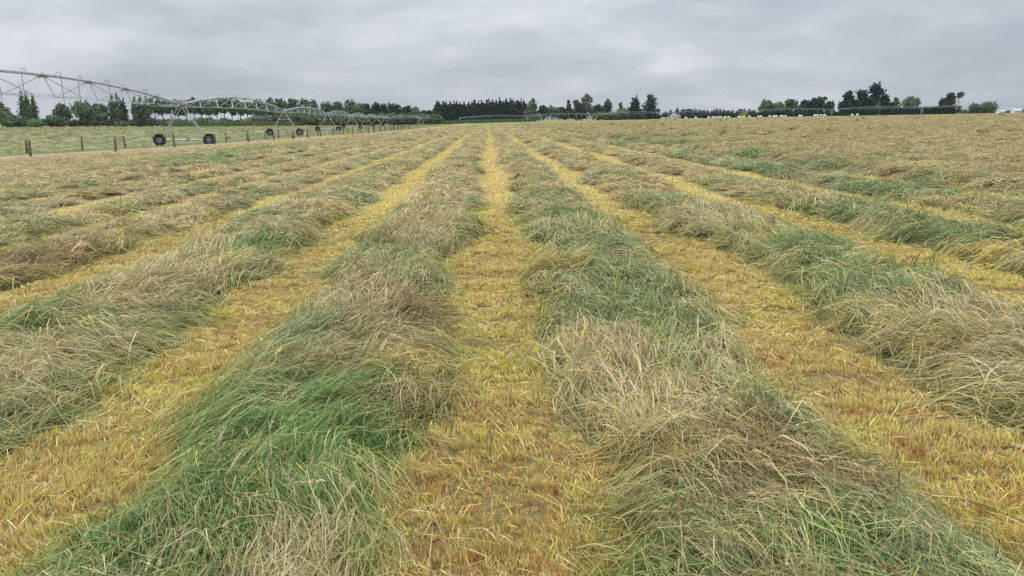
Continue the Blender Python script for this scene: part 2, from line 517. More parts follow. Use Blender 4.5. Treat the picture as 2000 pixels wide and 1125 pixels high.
# (x, y, radius, class) patches seen in the photograph, in metres on the field
HINTS = [(-1.05, 4.15, 0.55, 'G'), (-1.45, 3.4, 0.55, 'G'), (-1.75, 2.8, 0.45, 'G'), (-0.75, 3.75, 0.35, 'G'), (-1.6, 5.6, 0.5, 'B'),
         (-0.75, 2.6, 0.25, 'T'), (-3.75, 5.9, 0.5, 'G'), (-3.15, 10.1, 0.5, 'G'), (3.85, 7.2, 0.8, 'G'), (3.4, 8.3, 0.6, 'B'),
         (1.9, 2.65, 0.6, 'B'), (1.55, 3.15, 0.35, 'W'), (-1.3, 2.6, 0.4, 'G'), (-0.95, 3.2, 0.4, 'G'), (-1.1, 6.6, 0.5, 'T'), (1.35, 3.1, 0.4, 'W'), (5.8, 9.3, 0.9, 'B'), (6.4, 11.5, 1.0, 'B'), (1.2, 8.6, 0.7, 'B'), (1.5, 7.0, 0.7, 'B'), (1.05, 12, 0.6, 'G'),
         (8.9, 23.5, 2.6, 'B'), (9.2, 30, 2.5, 'B'), (12.5, 60, 6, 'B'), (10.5, 45, 4, 'B'), (-14.5, 38, 2.6, 'B'), (-16.5, 44, 2.6, 'G'), (-18, 52, 2.6, 'B'), (-18.5, 60, 2.6, 'G'), (-18, 70, 3.0, 'B'),
         (1.0, 3.85, 0.32, 'T'), (0.95, 4.9, 0.28, 'T'), (-0.6, 6.2, 0.45, 'W'), (-3.4, 7.6, 0.8, 'T'), (-3.3, 5.0, 0.7, 'T'), (-5.9, 10, 1.0, 'W'), (-6.3, 8.4, 0.9, 'W'),
         (1.7, 3.7, 0.35, 'B'), (1.3, 5.6, 0.5, 'B'), (-0.55, 4.7, 0.3, 'S'), (0.75, 8.0, 0.4, 'S'), (3.3, 6.2, 0.5, 'B'), (5.6, 8.2, 0.5, 'S'), (8.5, 15, 1.2, 'B')]
def hay_classes(x, y):
    """weights of green / blue-green / grey / tan / straw / brown at a place"""
    n1 = fbm(x / 1.3, y / 2.2, 801, 3); n2 = fbm(x / 0.9, y / 1.5, 821, 3); n3 = fbm(x / 6, y / 14, 841, 2)
    far = sstep(6, 26, y)
    g = sstep(0.64, 0.78, n1) * 0.8
    b = sstep(0.50, 0.70, n2) * 0.75
    g = g * (1 - 0.75 * far); b = b * (1 - 0.45 * far)
    t = sstep(0.36, 0.66, 1 - n2) * (0.9 + 0.5 * far) + 0.22 * far
    s = sstep(0.52, 0.75, fbm(x / 0.8, y / 0.8, 861, 2)) * 0.6
    w = sstep(0.58, 0.80, fbm(x / 1.1, y / 1.6, 881, 2)) * 0.7 * (1 - 0.55 * far)
    right = sstep(9, 14, x)
    t = t + right * 0.7; s = s + right * (0.12 + 0.35 * n3); w = w + right * (0.10 + 0.3 * (1 - n3))
    g = g * (1 - 0.9 * right); b = b * (1 - 0.65 * right)
    gr = 0.75 + 0 * n1 + 0.25 * right
    W = np.stack([g, b, gr, t, s, w], -1)
    key = {'G': 0, 'B': 1, 'T': 3, 'S': 4, 'W': 5}
    for hx, hy, r, c in HINTS:
        k = np.exp(-(((x - hx) / r) ** 2 + ((y - hy) / (r * 1.25)) ** 2) ** 1.4)
        W = W * (1 - 0.72 * k)[..., None]
        W[..., key[c]] += k * 1.25
    return W
PAL = np.stack([C_GREEN, C_BLUEG, C_GREY, C_TAN, C_STRAW, C_BROWN])
def pick_colour(x, y, rng, sharp=1.6):
    W = hay_classes(x, y) ** sharp
    W = W / W.sum(-1, keepdims=True)
    cum = np.cumsum(W, -1)
    r = rng.random(len(x))[:, None]
    return np.minimum((r > cum).sum(1), 5)

# ------------------------------------------------------------------ strands
def ribbons(P, width, up=None, twist=None):
    """P: (n, k, 3) spine points, last one is the tip. Returns verts, quads, tris"""
    n, k, _ = P.shape
    t = P[:, 1:] - P[:, :-1]
    t = np.concatenate([t, t[:, -1:]], 1)
    t = t / np.maximum(np.linalg.norm(t, axis=2, keepdims=True), 1e-6)
    upv = np.zeros_like(P); upv[..., 2] = 1.0
    if twist is not None:                               # roll the blade about its spine
        side0 = np.stack([t[..., 1], -t[..., 0], np.zeros_like(t[..., 0])], -1)
        upv = upv * np.cos(twist)[:, None, None] + side0 * np.sin(twist)[:, None, None]
    s = np.cross(t, upv)
    s = s / np.maximum(np.linalg.norm(s, axis=2, keepdims=True), 1e-6)
    wprof = np.array([0.75, 1.0, 0.7, 0.0]) if k == 4 else (np.array([0.9, 1.0, 0.0]) if k == 3 else np.linspace(1, 0, k))
    hw = width[:, None] * 0.5 * wprof[None, :]
    A = P[:, :-1] - s[:, :-1] * hw[:, :-1, None]
    B = P[:, :-1] + s[:, :-1] * hw[:, :-1, None]
    V = np.concatenate([np.stack([A, B], 2).reshape(n, (k - 1) * 2, 3), P[:, -1:]], 1)
    nv = (k - 1) * 2 + 1
    base = (np.arange(n) * nv)[:, None]
    q = []
    for i in range(k - 2):
        q.append(base + np.array([2 * i, 2 * i + 1, 2 * i + 3, 2 * i + 2]))
    tr = base + np.array([nv - 3, nv - 2, nv - 1])
    quads = np.stack(q, 1).reshape(-1, 4)
    return V.reshape(-1, 3), quads, tr, nv

NEAR = 15.0
def sample_field(rho0, y0, y1, n_max=None, expo=1.0):
    """points in the visible wedge, density rho0 / d**expo per m2, all depths y0..y1"""
    ys = np.linspace(y0, y1, 400)
    dens = rho0 / ys ** expo * (1.48 * ys + 1.6)
    cdf = np.cumsum(dens); tot = cdf[-1] * (ys[1] - ys[0])
    n = int(tot)
    y = np.interp(RNG.random(n) * cdf[-1], cdf, ys)
    x = (RNG.random(n) * 2 - 1) * (0.74 * y + 0.8) + 0.02 * y
    return x, y
def classify(x, y):
    """index of the windrow a point lies in; -1 stubble; 100 right spread; -100 left spread; -200 verge or beyond"""
    c = np.full(len(x), -1)
    for i in range(NW):
        a, b = strip_edge(i, 1, y), strip_edge(i + 1, -1, y)
        c[(x > a) & (x < b)] = i
    c[x > right_zone_edge(y)] = 100
    lz = left_zone_edge(y)
    c[x < lz] = -100
    c[x < track_x(y) + 6.2] = -200
    return c
def surf(i, x, y):
    if i == 100 or i == -100:
        return T(x, y) + spread_h(x, y)
    if i < 0:
        return T(x, y)
    return T(x, y) + windrow_h(i, x, y)[0]
def flow(x, y):
    """how the mower left the strands lying: mostly along the row, swirling"""
    base = np.where(x < 0.2, radians(38), radians(-42))
    return base + 3.4 * (fbm(x / 1.3, y / 1.6, 901, 2) - 0.5) + 1.0 * (fbm(x / 0.45, y / 0.5, 921, 2) - 0.5) + np.where(vnoise(x / 1.7, y / 2.3, 931) > 0.6, pi, 0)

def near_strands(i, lx, ly):
    """locks of strands lying over windrow i -> arrays"""
    nb = 26
    n = len(lx)
    cls = pick_colour(lx, ly, RNG, 1.3)
    az = flow(lx, ly) + RNG.normal(0, 0.20, n)
    L = RNG.uniform(0.18, 0.50, n)
    lift = np.abs(RNG.normal(0, 0.040, n)) + 0.012
    stand = RNG.random(n) < 0.10
    lift = np.where(stand, lift + RNG.uniform(0.02, 0.08, n), lift)
    curl = RNG.normal(0, 0.45, n)
    w_lock = RNG.uniform(0.04, 0.12, n)
    bright = RNG.normal(1.0, 0.17, n)
    # strands of each lock
    rep = lambda a: np.repeat(a, nb)
    x0 = rep(lx) + RNG.normal(0, 1, n * nb) * rep(w_lock)
    y0 = rep(ly) + RNG.normal(0, 1, n * nb) * rep(w_lock)
    a = rep(az) + RNG.normal(0, 0.26, n * nb)
    stray = RNG.random(n * nb) < 0.17
    a = np.where(stray, RNG.uniform(0, 2 * pi, n * nb), a)
    ll = rep(L) * RNG.uniform(0.55, 1.15, n * nb)
    cu = rep(curl) + RNG.normal(0, 0.35, n * nb)
    lf = rep(lift) * RNG.uniform(0.4, 1.7, n * nb)
    ts = np.array([0.0, 0.33, 0.68, 1.0])
    P = np.zeros((n * nb, 4, 3))
    ang = a[:, None] + cu[:, None] * ts[None, :]
    dx = np.cos(ang) * ll[:, None]; dy = np.sin(ang) * ll[:, None]
    cx = np.concatenate([np.zeros((n * nb, 1)), np.cumsum((dx[:, 1:] + dx[:, :-1]) / 2 * np.diff(ts), 1)], 1)
    cy = np.concatenate([np.zeros((n * nb, 1)), np.cumsum((dy[:, 1:] + dy[:, :-1]) / 2 * np.diff(ts), 1)], 1)
    P[..., 0] = x0[:, None] + cx - cx.mean(1, keepdims=True)
    P[..., 1] = y0[:, None] + cy - cy.mean(1, keepdims=True)
    hgt = surf_any(i, P[..., 0], P[..., 1])
    layer = rep(RNG.normal(0, 0.024, n)) + RNG.random(n * nb) ** 1.5 * 0.06 - 0.035
    arch = np.array([-0.15, 0.75, 1.0, 0.55])
    tipup = RNG.normal(0, 0.022, n * nb)
    P[..., 2] = hgt + layer[:, None] + lf[:, None] * arch[None, :] + tipup[:, None] * (ts ** 2)[None, :]
    P[..., 2] = np.maximum(P[..., 2], T(P[..., 0], P[..., 1]) + 0.006)
    dist = np.hypot(x0, y0)
    width = (0.0022 + 0.00066 * dist) * RNG.uniform(0.6, 1.3, n * nb)
    # colour of each strand
    col = PAL[rep(cls)]
    other = RNG.random(n * nb)
    own = PAL[pick_colour(x0, y0, RNG, 1.0)]                 # strand by strand mixing
    col = np.where((other < 0.34)[:, None], own, col)
    col = np.where((other > 0.94)[:, None], C_STRAW, col)
    lay = np.clip((layer + 0.03) / 0.06, 0, 1)                # bleached on top, greener underneath
    col = mix(col, np.broadcast_to(C_GREEN * 0.9, col.shape), 0.40 * (1 - lay) * (RNG.random(n * nb) < 0.6))
    col = mix(col, np.broadcast_to(C_TAN * 1.05, col.shape), 0.30 * lay * (RNG.random(n * nb) < 0.6))
    col = col * (rep(bright) * RNG.normal(1.0, 0.22, n * nb))[:, None]
    # cut butts at the windrow edge are yellower
    if 0 <= i < NW:
        u = windrow_h(i, x0, y0)[1]
        k = sstep(0.62, 1.0, np.abs(u)) * 0.45 * (RNG.random(n * nb) < 0.75)
        col = mix(col, np.broadcast_to(C_YGREEN * 0.8, col.shape), k)
    tw = RNG.normal(0, 0.7, n * nb)
    return P, width, np.clip(col, 0.02, 0.85), tw
def surf_any(i, x, y):
    if 0 <= i < NW:
        h = windrow_h(i, x, y)[0]
        return T(x, y) + np.maximum(h, 0.004)
    return T(x, y) + spread_h(x, y)
def strand_object(name, parts, parent):
    V, Q, TR, CC, off = [], [], [], [], 0
    for P, w, col, tw in parts:
        v, q, t, nv = ribbons(P, w, twist=tw)
        k = P.shape[1]
        shade = np.ones(nv)                       # base of the strand paler, tip drier
        V.append(v); Q.append(q + off); TR.append(t + off)
        cc = np.repeat(col[:, None, :], nv, 1)
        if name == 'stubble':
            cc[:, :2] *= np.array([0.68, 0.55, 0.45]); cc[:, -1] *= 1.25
        CC.append(np.clip(cc, 0.01, 0.88).reshape(-1, 3)); off += len(v)
    me = mesh_np(name, np.concatenate(V), np.concatenate(Q), np.concatenate(TR))
    set_attr(me, 'Col', np.concatenate(CC))
    o = obj(name, me, M['blade'], parent)
    o['kind'] = 'stuff'
    return o

def grid_mesh(name, X, Y, Z):
    nr, nc = X.shape
    idx = np.arange(nr * nc).reshape(nr, nc)
    q = np.stack([idx[:-1, :-1].ravel(), idx[:-1, 1:].ravel(), idx[1:, 1:].ravel(), idx[1:, :-1].ravel()], 1)
    return mesh_np(name, np.stack([X.ravel(), Y.ravel(), Z.ravel()], 1), q, smooth=True)

# tuft models for the middle distance, laid on by geometry nodes
def tuft_mesh(name, seed, nb, spread, length, lift, width, upright=0.0, wild=0.3):
    r = np.random.default_rng(seed)
    ts = np.array([0.0, 0.4, 1.0])
    x0 = r.normal(0, spread, nb); y0 = r.normal(0, spread * 0.8, nb)
    a = r.normal(0, wild, nb)
    a = np.where(r.random(nb) < 0.15, r.uniform(0, 2 * pi, nb), a)
    ll = length * r.uniform(0.5, 1.2, nb)
    cu = r.normal(0, 0.5, nb)
    ang = a[:, None] + cu[:, None] * ts[None, :]
    hor = np.cos(upright * r.uniform(0.5, 1.2, nb))
    P = np.zeros((nb, 3, 3))
    P[..., 0] = x0[:, None] + np.cos(ang) * (ll * hor)[:, None] * ts - (0 if upright else length * 0.45)
    P[..., 1] = y0[:, None] + np.sin(ang) * (ll * hor)[:, None] * ts
    lf = np.abs(r.normal(0, lift, nb)) + lift * 0.3
    P[..., 2] = r.random(nb)[:, None] * lift * 0.8 - lift * 0.4 + lf[:, None] * np.array([0, 1.0, 0.55])
    if upright:
        P[..., 2] = ll[:, None] * np.sin(upright * r.uniform(0.6, 1.25, nb))[:, None] * np.array([0, 0.55, 1.0]) - 0.02
    v, q, t, nv = ribbons(P, width * r.uniform(0.6, 1.3, nb), twist=r.normal(0, 0.6, nb))
    me = mesh_np(name, v, q, t)
    c = np.ones((nb, 3)) * np.clip(r.normal(1.0, 0.22, nb), 0.4, 1.5)[:, None] * (1 + r.normal(0, 0.07, (nb, 3)))
    c = np.where((r.random(nb) < 0.14)[:, None], c * np.array([1.25, 1.05, 0.75]), c)
    set_attr(me, 'Col', np.repeat(c, nv, 0))
    me.materials.append(M['blade_i'])
    return me
def tuft_collection(name, meshes):
    c = bpy.data.collections.new(name)
    for i, me in enumerate(meshes):
        c.objects.link(bpy.data.objects.new('%s_%02d' % (name, i), me))
    return c
TUFTS = tuft_collection('lying_tufts', [tuft_mesh('lying_tuft', 40 + k, 46, 0.11, 0.42, 0.045, 0.011) for k in range(8)])
STUBS = tuft_collection('stubble_tufts', [tuft_mesh('stubble_tuft', 60 + k, 60, 0.15, 0.075, 0.02, 0.010, 0.75, 3.0) for k in range(5)])
STANDS = tuft_collection('standing_tufts', [tuft_mesh('standing_tuft', 80 + k, 50, 0.14, 0.55, 0.05, 0.016, 1.05, 3.0) for k in range(5)])
def scatter_group(coll):
    ng = bpy.data.node_groups.new('scatter_' + coll.name, 'GeometryNodeTree')
    ng.interface.new_socket('Geometry', in_out='INPUT', socket_type='NodeSocketGeometry')
    ng.interface.new_socket('Geometry', in_out='OUTPUT', socket_type='NodeSocketGeometry')
    gi, go = ng.nodes.new('NodeGroupInput'), ng.nodes.new('NodeGroupOutput')
    ci = ng.nodes.new('GeometryNodeCollectionInfo')
    ci.inputs['Collection'].default_value = coll
    ci.inputs['Separate Children'].default_value = True
    ci.inputs['Reset Children'].default_value = True
    ip = ng.nodes.new('GeometryNodeInstanceOnPoints')
    ip.inputs['Pick Instance'].default_value = True
    def named(n, t):
        a = ng.nodes.new('GeometryNodeInputNamedAttribute'); a.data_type = t
        a.inputs['Name'].default_value = n
        return a.outputs['Attribute']
    ng.links.new(gi.outputs[0], ip.inputs['Points'])
    ng.links.new(ci.outputs[0], ip.inputs['Instance'])
    ng.links.new(named('vid', 'INT'), ip.inputs['Instance Index'])
    er = ng.nodes.new('FunctionNodeEulerToRotation')
    ng.links.new(named('rot', 'FLOAT_VECTOR'), er.inputs[0])
    ng.links.new(er.outputs[0], ip.inputs['Rotation'])
    ng.links.new(named('scl', 'FLOAT_VECTOR'), ip.inputs['Scale'])
    ng.links.new(ip.outputs[0], go.inputs[0])
    return ng
NG = {k.name: scatter_group(k) for k in (TUFTS, STUBS, STANDS)}
def scatter(name, coll, pos, rot, scl, tint, parent=None):
    me = mesh_np(name, pos)
    set_attr(me, 'rot', rot, 'FLOAT_VECTOR'); set_attr(me, 'scl', scl, 'FLOAT_VECTOR')
    set_attr(me, 'tint', tint, 'FLOAT_COLOR')
    set_attr(me, 'vid', RNG.integers(0, len(coll.objects), len(pos)), 'INT')
    o = obj(name, me, M['blade_i'], parent)
    md = o.modifiers.new('scatter', 'NODES'); md.node_group = NG[coll.name]
    o['kind'] = 'stuff'
    return o

# ------------------------------------------------------------------ windrows
W_LABEL = {  # index between strips k and k+1
    6: 'windrow of cut grass with bright green patch just left of the centre stubble strip',
    7: 'windrow of grey-green cut grass just right of the centre stubble strip',
    5: 'tan and grey windrow, second to the left of the centre stubble strip',
    8: 'dark green windrow, second to the right of the centre stubble strip',
    4: 'brownish combed windrow, third to the left of the centre stubble strip',
    9: 'windrow with yellow clumps along its edge, third right of the centre strip',
    3: 'narrow windrow of cut grass, fourth to the left of the centre strip',
    10: 'low bluish-green windrow, fourth to the right of the centre strip',
    2: 'low tan windrow, fifth to the left of the centre stubble strip',
    1: 'low windrow, sixth to the left of the centre stubble strip',
    0: 'windrow seventh to the left, last before the grass beside the fence'}
wr = {}
ysm = np.concatenate([np.arange(1.2, 15, 0.06), np.geomspace(15, FIELD_END - 2, 170)])
for i in range(NW):
    root = empty('windrow', (0.5 * (STRIPS[i] + STRIPS[i + 1]), 1.2, 0), W_LABEL[i], 'windrow', 'windrows of cut grass')
    root.location.z = float(T(root.location.x, 1.2))
    a, b = strip_edge(i, 1, ysm), strip_edge(i + 1, -1, ysm)
    t = np.linspace(0, 1, 25)
    X = a[:, None] + (b - a)[:, None] * t[None, :]
    Y = np.repeat(ysm[:, None], 25, 1)
    h = windrow_h(i, X, Y)[0]
    if True:
        h = h - 0.065 * np.clip(h / 0.1, 0.2, 1)
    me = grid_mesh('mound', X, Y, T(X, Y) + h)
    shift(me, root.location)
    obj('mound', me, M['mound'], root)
    wr[i] = root
def moved(o, root):
    o.data.transform(Matrix.Translation(-root.location))
    return o

# near: real strands, lock by lock
lx, ly = sample_field(990, 1.9, NEAR)
cl = classify(lx, ly)
for i in range(NW):
    s = np.abs(windrow_h(i, lx, ly)[1]) < np.where(RNG.random(len(lx)) < 0.90, RNG.uniform(0.72, 1.0, len(lx)), RNG.uniform(0.95, 1.22, len(lx)))
    s = s & (RNG.random(len(lx)) < 0.35 + 1.6 * vnoise(lx / 0.16, ly / 0.16, 3001))          # thin places where the mound's painted-in shade shows
    if s.sum() < 3:
        continue
    parts = [near_strands(i, lx[s], ly[s])]
    moved(strand_object('cut_grass', parts, wr[i]), wr[i])

# middle and far: tufts
def tufts_for(x, y, i, size):
    e = 0.12 * np.maximum(1, y / 15)
    z = surf_any(i, x, y)
    sx = (surf_any(i, x + e, y) - surf_any(i, x - e, y)) / (2 * e)
    sy = (surf_any(i, x, y + e) - surf_any(i, x, y - e)) / (2 * e)
    az = flow(x, y) + RNG.normal(0, 0.4, len(x))
    if 0 <= i < NW:
        az = np.where(size > 1.25, pi / 2 + 0.35 * np.sin(az) + np.where(np.cos(az) > 0, pi, 0), az)
    al = sx * np.cos(az) + sy * np.sin(az); ac = -sx * np.sin(az) + sy * np.cos(az)
    rot = np.stack([np.arctan(ac), -np.arctan(al), az], 1)
    sc = size * RNG.uniform(0.75, 1.3, len(x))
    scl = np.stack([sc, sc, sc * RNG.uniform(0.45, 1.0, len(x))], 1)
    cls = pick_colour(x, y, RNG, 1.3)
    W = hay_classes(x, y) ** 1.3
    mean = (W / W.sum(-1, keepdims=True)) @ PAL
    f = 0.45 + 0.35 * sstep(15, 90, y)
    tint = mix(PAL[cls], mean, f) * RNG.normal(1.0, 0.14, len(x))[:, None]
    tint = tint * np.where((x > 9)[:, None], np.array([0.86, 0.88, 0.86]), 1.0)        # the right side has weathered duller
    dark_tuft = (RNG.random(len(x)) < 0.012 * sstep(18, 40, y) * (x > 6)) & (fbm(x / 5, y / 9, 77, 2) > 0.5)      # scattered dark brown tufts, taller and narrower
    tint = np.where(dark_tuft[:, None], np.array([0.16, 0.11, 0.05]), tint)
    scl[:, 2] *= np.where(dark_tuft, 2.2, 1.0); scl[:, :2] *= np.where(dark_tuft, 0.7, 1.0)[:, None]
    pos = np.stack([x, y, z + 0.01], 1)
    return pos, rot, scl, np.clip(tint, 0.02, 0.9)
bands = [(13.0, 40, 290, 1.0), (40, 120, 230, 1.0), (120, FIELD_END - 3, 105, 1.0)]
acc = {}
acc_st = []
for y0, y1, rho, ex in bands:
    x, y = sample_field(rho, y0, y1, expo=ex)
    c = classify(x, y)
    sz0 = 0.95 + 0.012 * y if y1 <= 40 else (1.0 + 0.011 * y if y1 <= 120 else 1.5 + 0.007 * y)
    for i in range(NW):                                     # keep the tufts off the stubble strips
        c[(c == i) & (np.abs(windrow_h(i, x, y)[1]) > 1.0 - 0.13 * sz0)] = -2
    size = 0.95 + 0.012 * y if y1 <= 40 else (1.0 + 0.011 * y if y1 <= 120 else 1.5 + 0.007 * y)
    for i in list(range(NW)) + [100, -100]:
        s = c == i
        if s.sum():
            acc.setdefault(i, []).append(tufts_for(x[s], y[s], i, size[s]))
    s = (c == -1)
    acc_st.append((x[s], y[s]))
for i in range(NW):
    if i in acc:
        d = [np.concatenate(q) for q in zip(*acc[i])]
        o = scatter('cut_grass_tufts', TUFTS, d[0] - np.array(wr[i].location), d[1], d[2], d[3], wr[i])
# the spread hay right of the last windrow, and left by the verge
def zone(name, label, i, X, Y):
    me = grid_mesh(name, X, Y, T(X, Y) + spread_h(X, Y) - 0.03)
    o = obj(name, me, M['spread'])
    tag(o, label, None, None, 'stuff')
    d = [np.concatenate(q) for q in zip(*acc[i])]
    scatter('loose_hay', TUFTS, d[0], d[1], d[2], d[3], o)
    return o
yz = np.geomspace(8, FIELD_END, 190)
t = np.linspace(0, 1, 190) ** 1.3
a = right_zone_edge(yz)
X = a[:, None] + (np.maximum(0.95 * yz, 14) - 9)[:, None] * t[None, :]
zone('spread_hay', 'brownish straw-coloured cut grass covering the rising right side of the field', 100, X, np.repeat(yz[:, None], 190, 1))
yz = np.geomspace(22, FIELD_END, 150)
b = left_zone_edge(yz); a = np.minimum(track_x(yz) + 5.6, b - 0.3)
t = np.linspace(0, 1, 30)
X = a[:, None] + (b - a)[:, None] * t[None, :]
zone('mixed_grass', 'mixed green and tan cut grass beside the dry verge', -100, X, np.repeat(yz[:, None], 30, 1))

def seed_heads():
    """dry flowering stems sticking out of the near windrows: stalk with alternating spikelets"""
    x, y = sample_field(330, 2.2, 8.0, expo=1.3)
    c = classify(x, y)
    for i in range(NW):
        c[(c == i) & (np.abs(windrow_h(i, x, y)[1]) > 0.72)] = -1
    k = (c >= 0) & (c < NW) & (RNG.random(len(x)) < 0.15 + 1.1 * sstep(0.45, 0.7, fbm(x / 0.6, y / 0.7, 2001, 2)))
    out = {}
    for i in np.unique(c[k]):
        s = k & (c == i)
        xx, yy = x[s], y[s]; n = len(xx)
        az = flow(xx, yy) + RNG.normal(0, 0.6, n); L = RNG.uniform(0.20, 0.42, n)
        e0 = RNG.uniform(0.25, 0.95, n)
        ts = np.linspace(0, 1, 5)
        el = e0[:, None] - (RNG.uniform(0.2, 0.9, n))[:, None] * ts
        st_ = L[:, None] / 4
        X = np.concatenate([0 * st_, np.cumsum(np.cos(el[:, 1:]) * st_, 1)], 1); Z = np.concatenate([0 * st_, np.cumsum(np.sin(el[:, 1:]) * st_, 1)], 1)
        P = np.stack([xx[:, None] + np.cos(az)[:, None] * X, yy[:, None] + np.sin(az)[:, None] * X, surf_any(int(i), xx, yy)[:, None] + Z], -1)
        col = np.where((RNG.random(n) < 0.35)[:, None], np.array([0.46, 0.43, 0.22]), np.array([0.54, 0.43, 0.24])) * RNG.normal(1, 0.12, n)[:, None]
        stalk = P[:, [0, 1, 3, 4]]
        parts = [(stalk, np.full(n, 0.0042), col, RNG.normal(0, 0.5, n))]
        m = 13                                              # spikelets over the upper half of the stalk
        tt = np.linspace(0.50, 1.0, m)
        idx = np.clip((tt * 4).astype(int), 0, 3); fr = tt * 4 - idx
        A = P[:, idx] * (1 - fr)[None, :, None] + P[:, idx + 1] * fr[None, :, None]
        Dv = P[:, idx + 1] - P[:, idx]; Dv /= np.linalg.norm(Dv, axis=2, keepdims=True)
        side = np.stack([-Dv[..., 1], Dv[..., 0], 0 * Dv[..., 0] + 0.2], -1); side /= np.linalg.norm(side, axis=2, keepdims=True)
        sg = np.where(np.arange(m) % 2, 1.0, -1.0)[None, :, None]
        tip = A + Dv * 0.021 + side * sg * 0.0055
        mid_ = A + Dv * 0.010 + side * sg * 0.0045
        Q_ = np.stack([A, mid_, tip], 2).reshape(-1, 3, 3)
        parts.append((Q_, np.full(len(Q_), 0.0065), np.repeat(col * 1.08, m, 0), RNG.normal(0, 0.8, len(Q_))))
        out[int(i)] = parts
    return out
for i, parts in seed_heads().items():
    moved(strand_object('seed_heads', parts, wr[i]), wr[i])

# ------------------------------------------------------------------ stubble
def stubble_near():
    # tufts of cut stems, several stems from each crown, in shallow waves across the strip
    tx_, ty_ = sample_field(2150, 2.0, NEAR)
    ok = classify(tx_, ty_) == -1
    tx_, ty_ = tx_[ok], ty_[ok]
    wave = fbm(tx_ / 0.50, ty_ / 0.13, 1001, 2)
    keep = RNG.random(len(tx_)) < 0.62 + 2.0 * (wave - 0.32)
    tx_, ty_, wave = tx_[keep], ty_[keep], wave[keep]
    nt_ = len(tx_); nb = 18
    taz = pi / 2 + 3.6 * (fbm(tx_ / 0.6, ty_ / 0.5, 1041, 2) - 0.5) + RNG.normal(0, 0.5, nt_)
    tlean = np.clip(RNG.normal(0.42, 0.28, nt_) + 1.6 * (fbm(tx_ / 0.45, ty_ / 0.3, 1021, 2) - 0.45), 0.1, 1.4)
    k = fbm(tx_ / 0.5, ty_ / 0.6, 1061, 3)
    gold, yg, rust = np.array([0.790, 0.600, 0.205]), np.array([0.720, 0.650, 0.145]), np.array([0.600, 0.360, 0.120])
    pale = np.array([0.760, 0.620, 0.340])
    pick = RNG.random(nt_)
    tcol = np.where((pick < sstep(0.36, 0.70, k) * (0.32 + 0.55 * np.exp(-((ty_ - 5.4) / 1.6) ** 2)))[:, None], yg, gold)
    tcol = np.where((pick > 0.10 + 1.15 * wave + 0.36 * sstep(2.8, 5.2, ty_))[:, None], rust, tcol)
    rp = lambda a: np.repeat(a, nb, 0)
    n = nt_ * nb
    x = rp(tx_) + RNG.normal(0, 0.022, n); y = rp(ty_) + RNG.normal(0, 0.014, n)
    L = (0.018 + 0.062 * rp(wave)) * RNG.uniform(0.6, 1.35, n)
    lean = np.clip(rp(tlean) + RNG.normal(0, 0.22, n), 0.03, 1.5)
    az = rp(taz) + RNG.normal(0, 0.55, n)
    flat = RNG.random(n) < 0.035
    L = np.where(flat, RNG.uniform(0.05, 0.15, n), L); lean = np.where(flat, RNG.uniform(1.25, 1.5, n), lean)
    d = np.stack([np.sin(lean) * np.cos(az), np.sin(lean) * np.sin(az), np.cos(lean)], 1)
    z = T(x, y) + np.where(flat, 0.02 + 0.03 * rp(wave), -0.004)
    ts = np.array([0.0, 0.55, 1.0])
    P = np.stack([x, y, z], 1)[:, None, :] + d[:, None, :] * (L[:, None] * ts[None, :])[..., None]
    P[..., 2] -= (L * 0.12 * np.sin(lean))[:, None] * ts ** 2
    P[..., 2] = np.maximum(P[..., 2], T(x, y)[:, None] + 0.003)
    w = (0.0019 + 0.00072 * np.hypot(x, y)) * RNG.uniform(0.6, 1.3, n)
    col = np.where((RNG.random(n) < 0.20)[:, None], pale, rp(tcol)) * (rp(RNG.normal(1, 0.12, nt_)) * RNG.normal(1, 0.14, n))[:, None]
    return [(P, w, np.clip(col, 0.02, 0.85), RNG.normal(0, 1.2, n))]
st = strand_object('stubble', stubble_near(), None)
tag(st, 'golden short stubble in the mown strips between the windrows', None, None, 'stuff')
x = np.concatenate([q[0] for q in acc_st]); y = np.concatenate([q[1] for q in acc_st])
for rho_, ya_, yb_ in ((800, 13.5, 60), (420, 60, FIELD_END - 3)):
    x2, y2 = sample_field(rho_, ya_, yb_)
    s = (x2 > STRIPS[0] - 1) & (x2 < STRIPS[-1] + 1)
    x2, y2 = x2[s], y2[s]
    s = classify(x2, y2) == -1
    x, y = np.concatenate([x, x2[s]]), np.concatenate([y, y2[s]])
sz = np.minimum(0.9 + 0.018 * y, 2.4) * RNG.uniform(0.8, 1.2, len(x))
k = fbm(x / 0.7, y / 1.4, 1061, 3)
tint = mix(np.broadcast_to(np.array([0.80, 0.65, 0.29]), (len(x), 3)), np.broadcast_to(np.array([0.75, 0.67, 0.23]), (len(x), 3)), sstep(0.4, 0.65, k)) * RNG.normal(1, 0.13, len(x))[:, None]
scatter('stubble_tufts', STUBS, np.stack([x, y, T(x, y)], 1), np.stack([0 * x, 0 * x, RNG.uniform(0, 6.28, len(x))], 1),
        np.stack([sz, sz, sz * 0.7], 1), np.clip(tint, 0.02, 0.9), st)

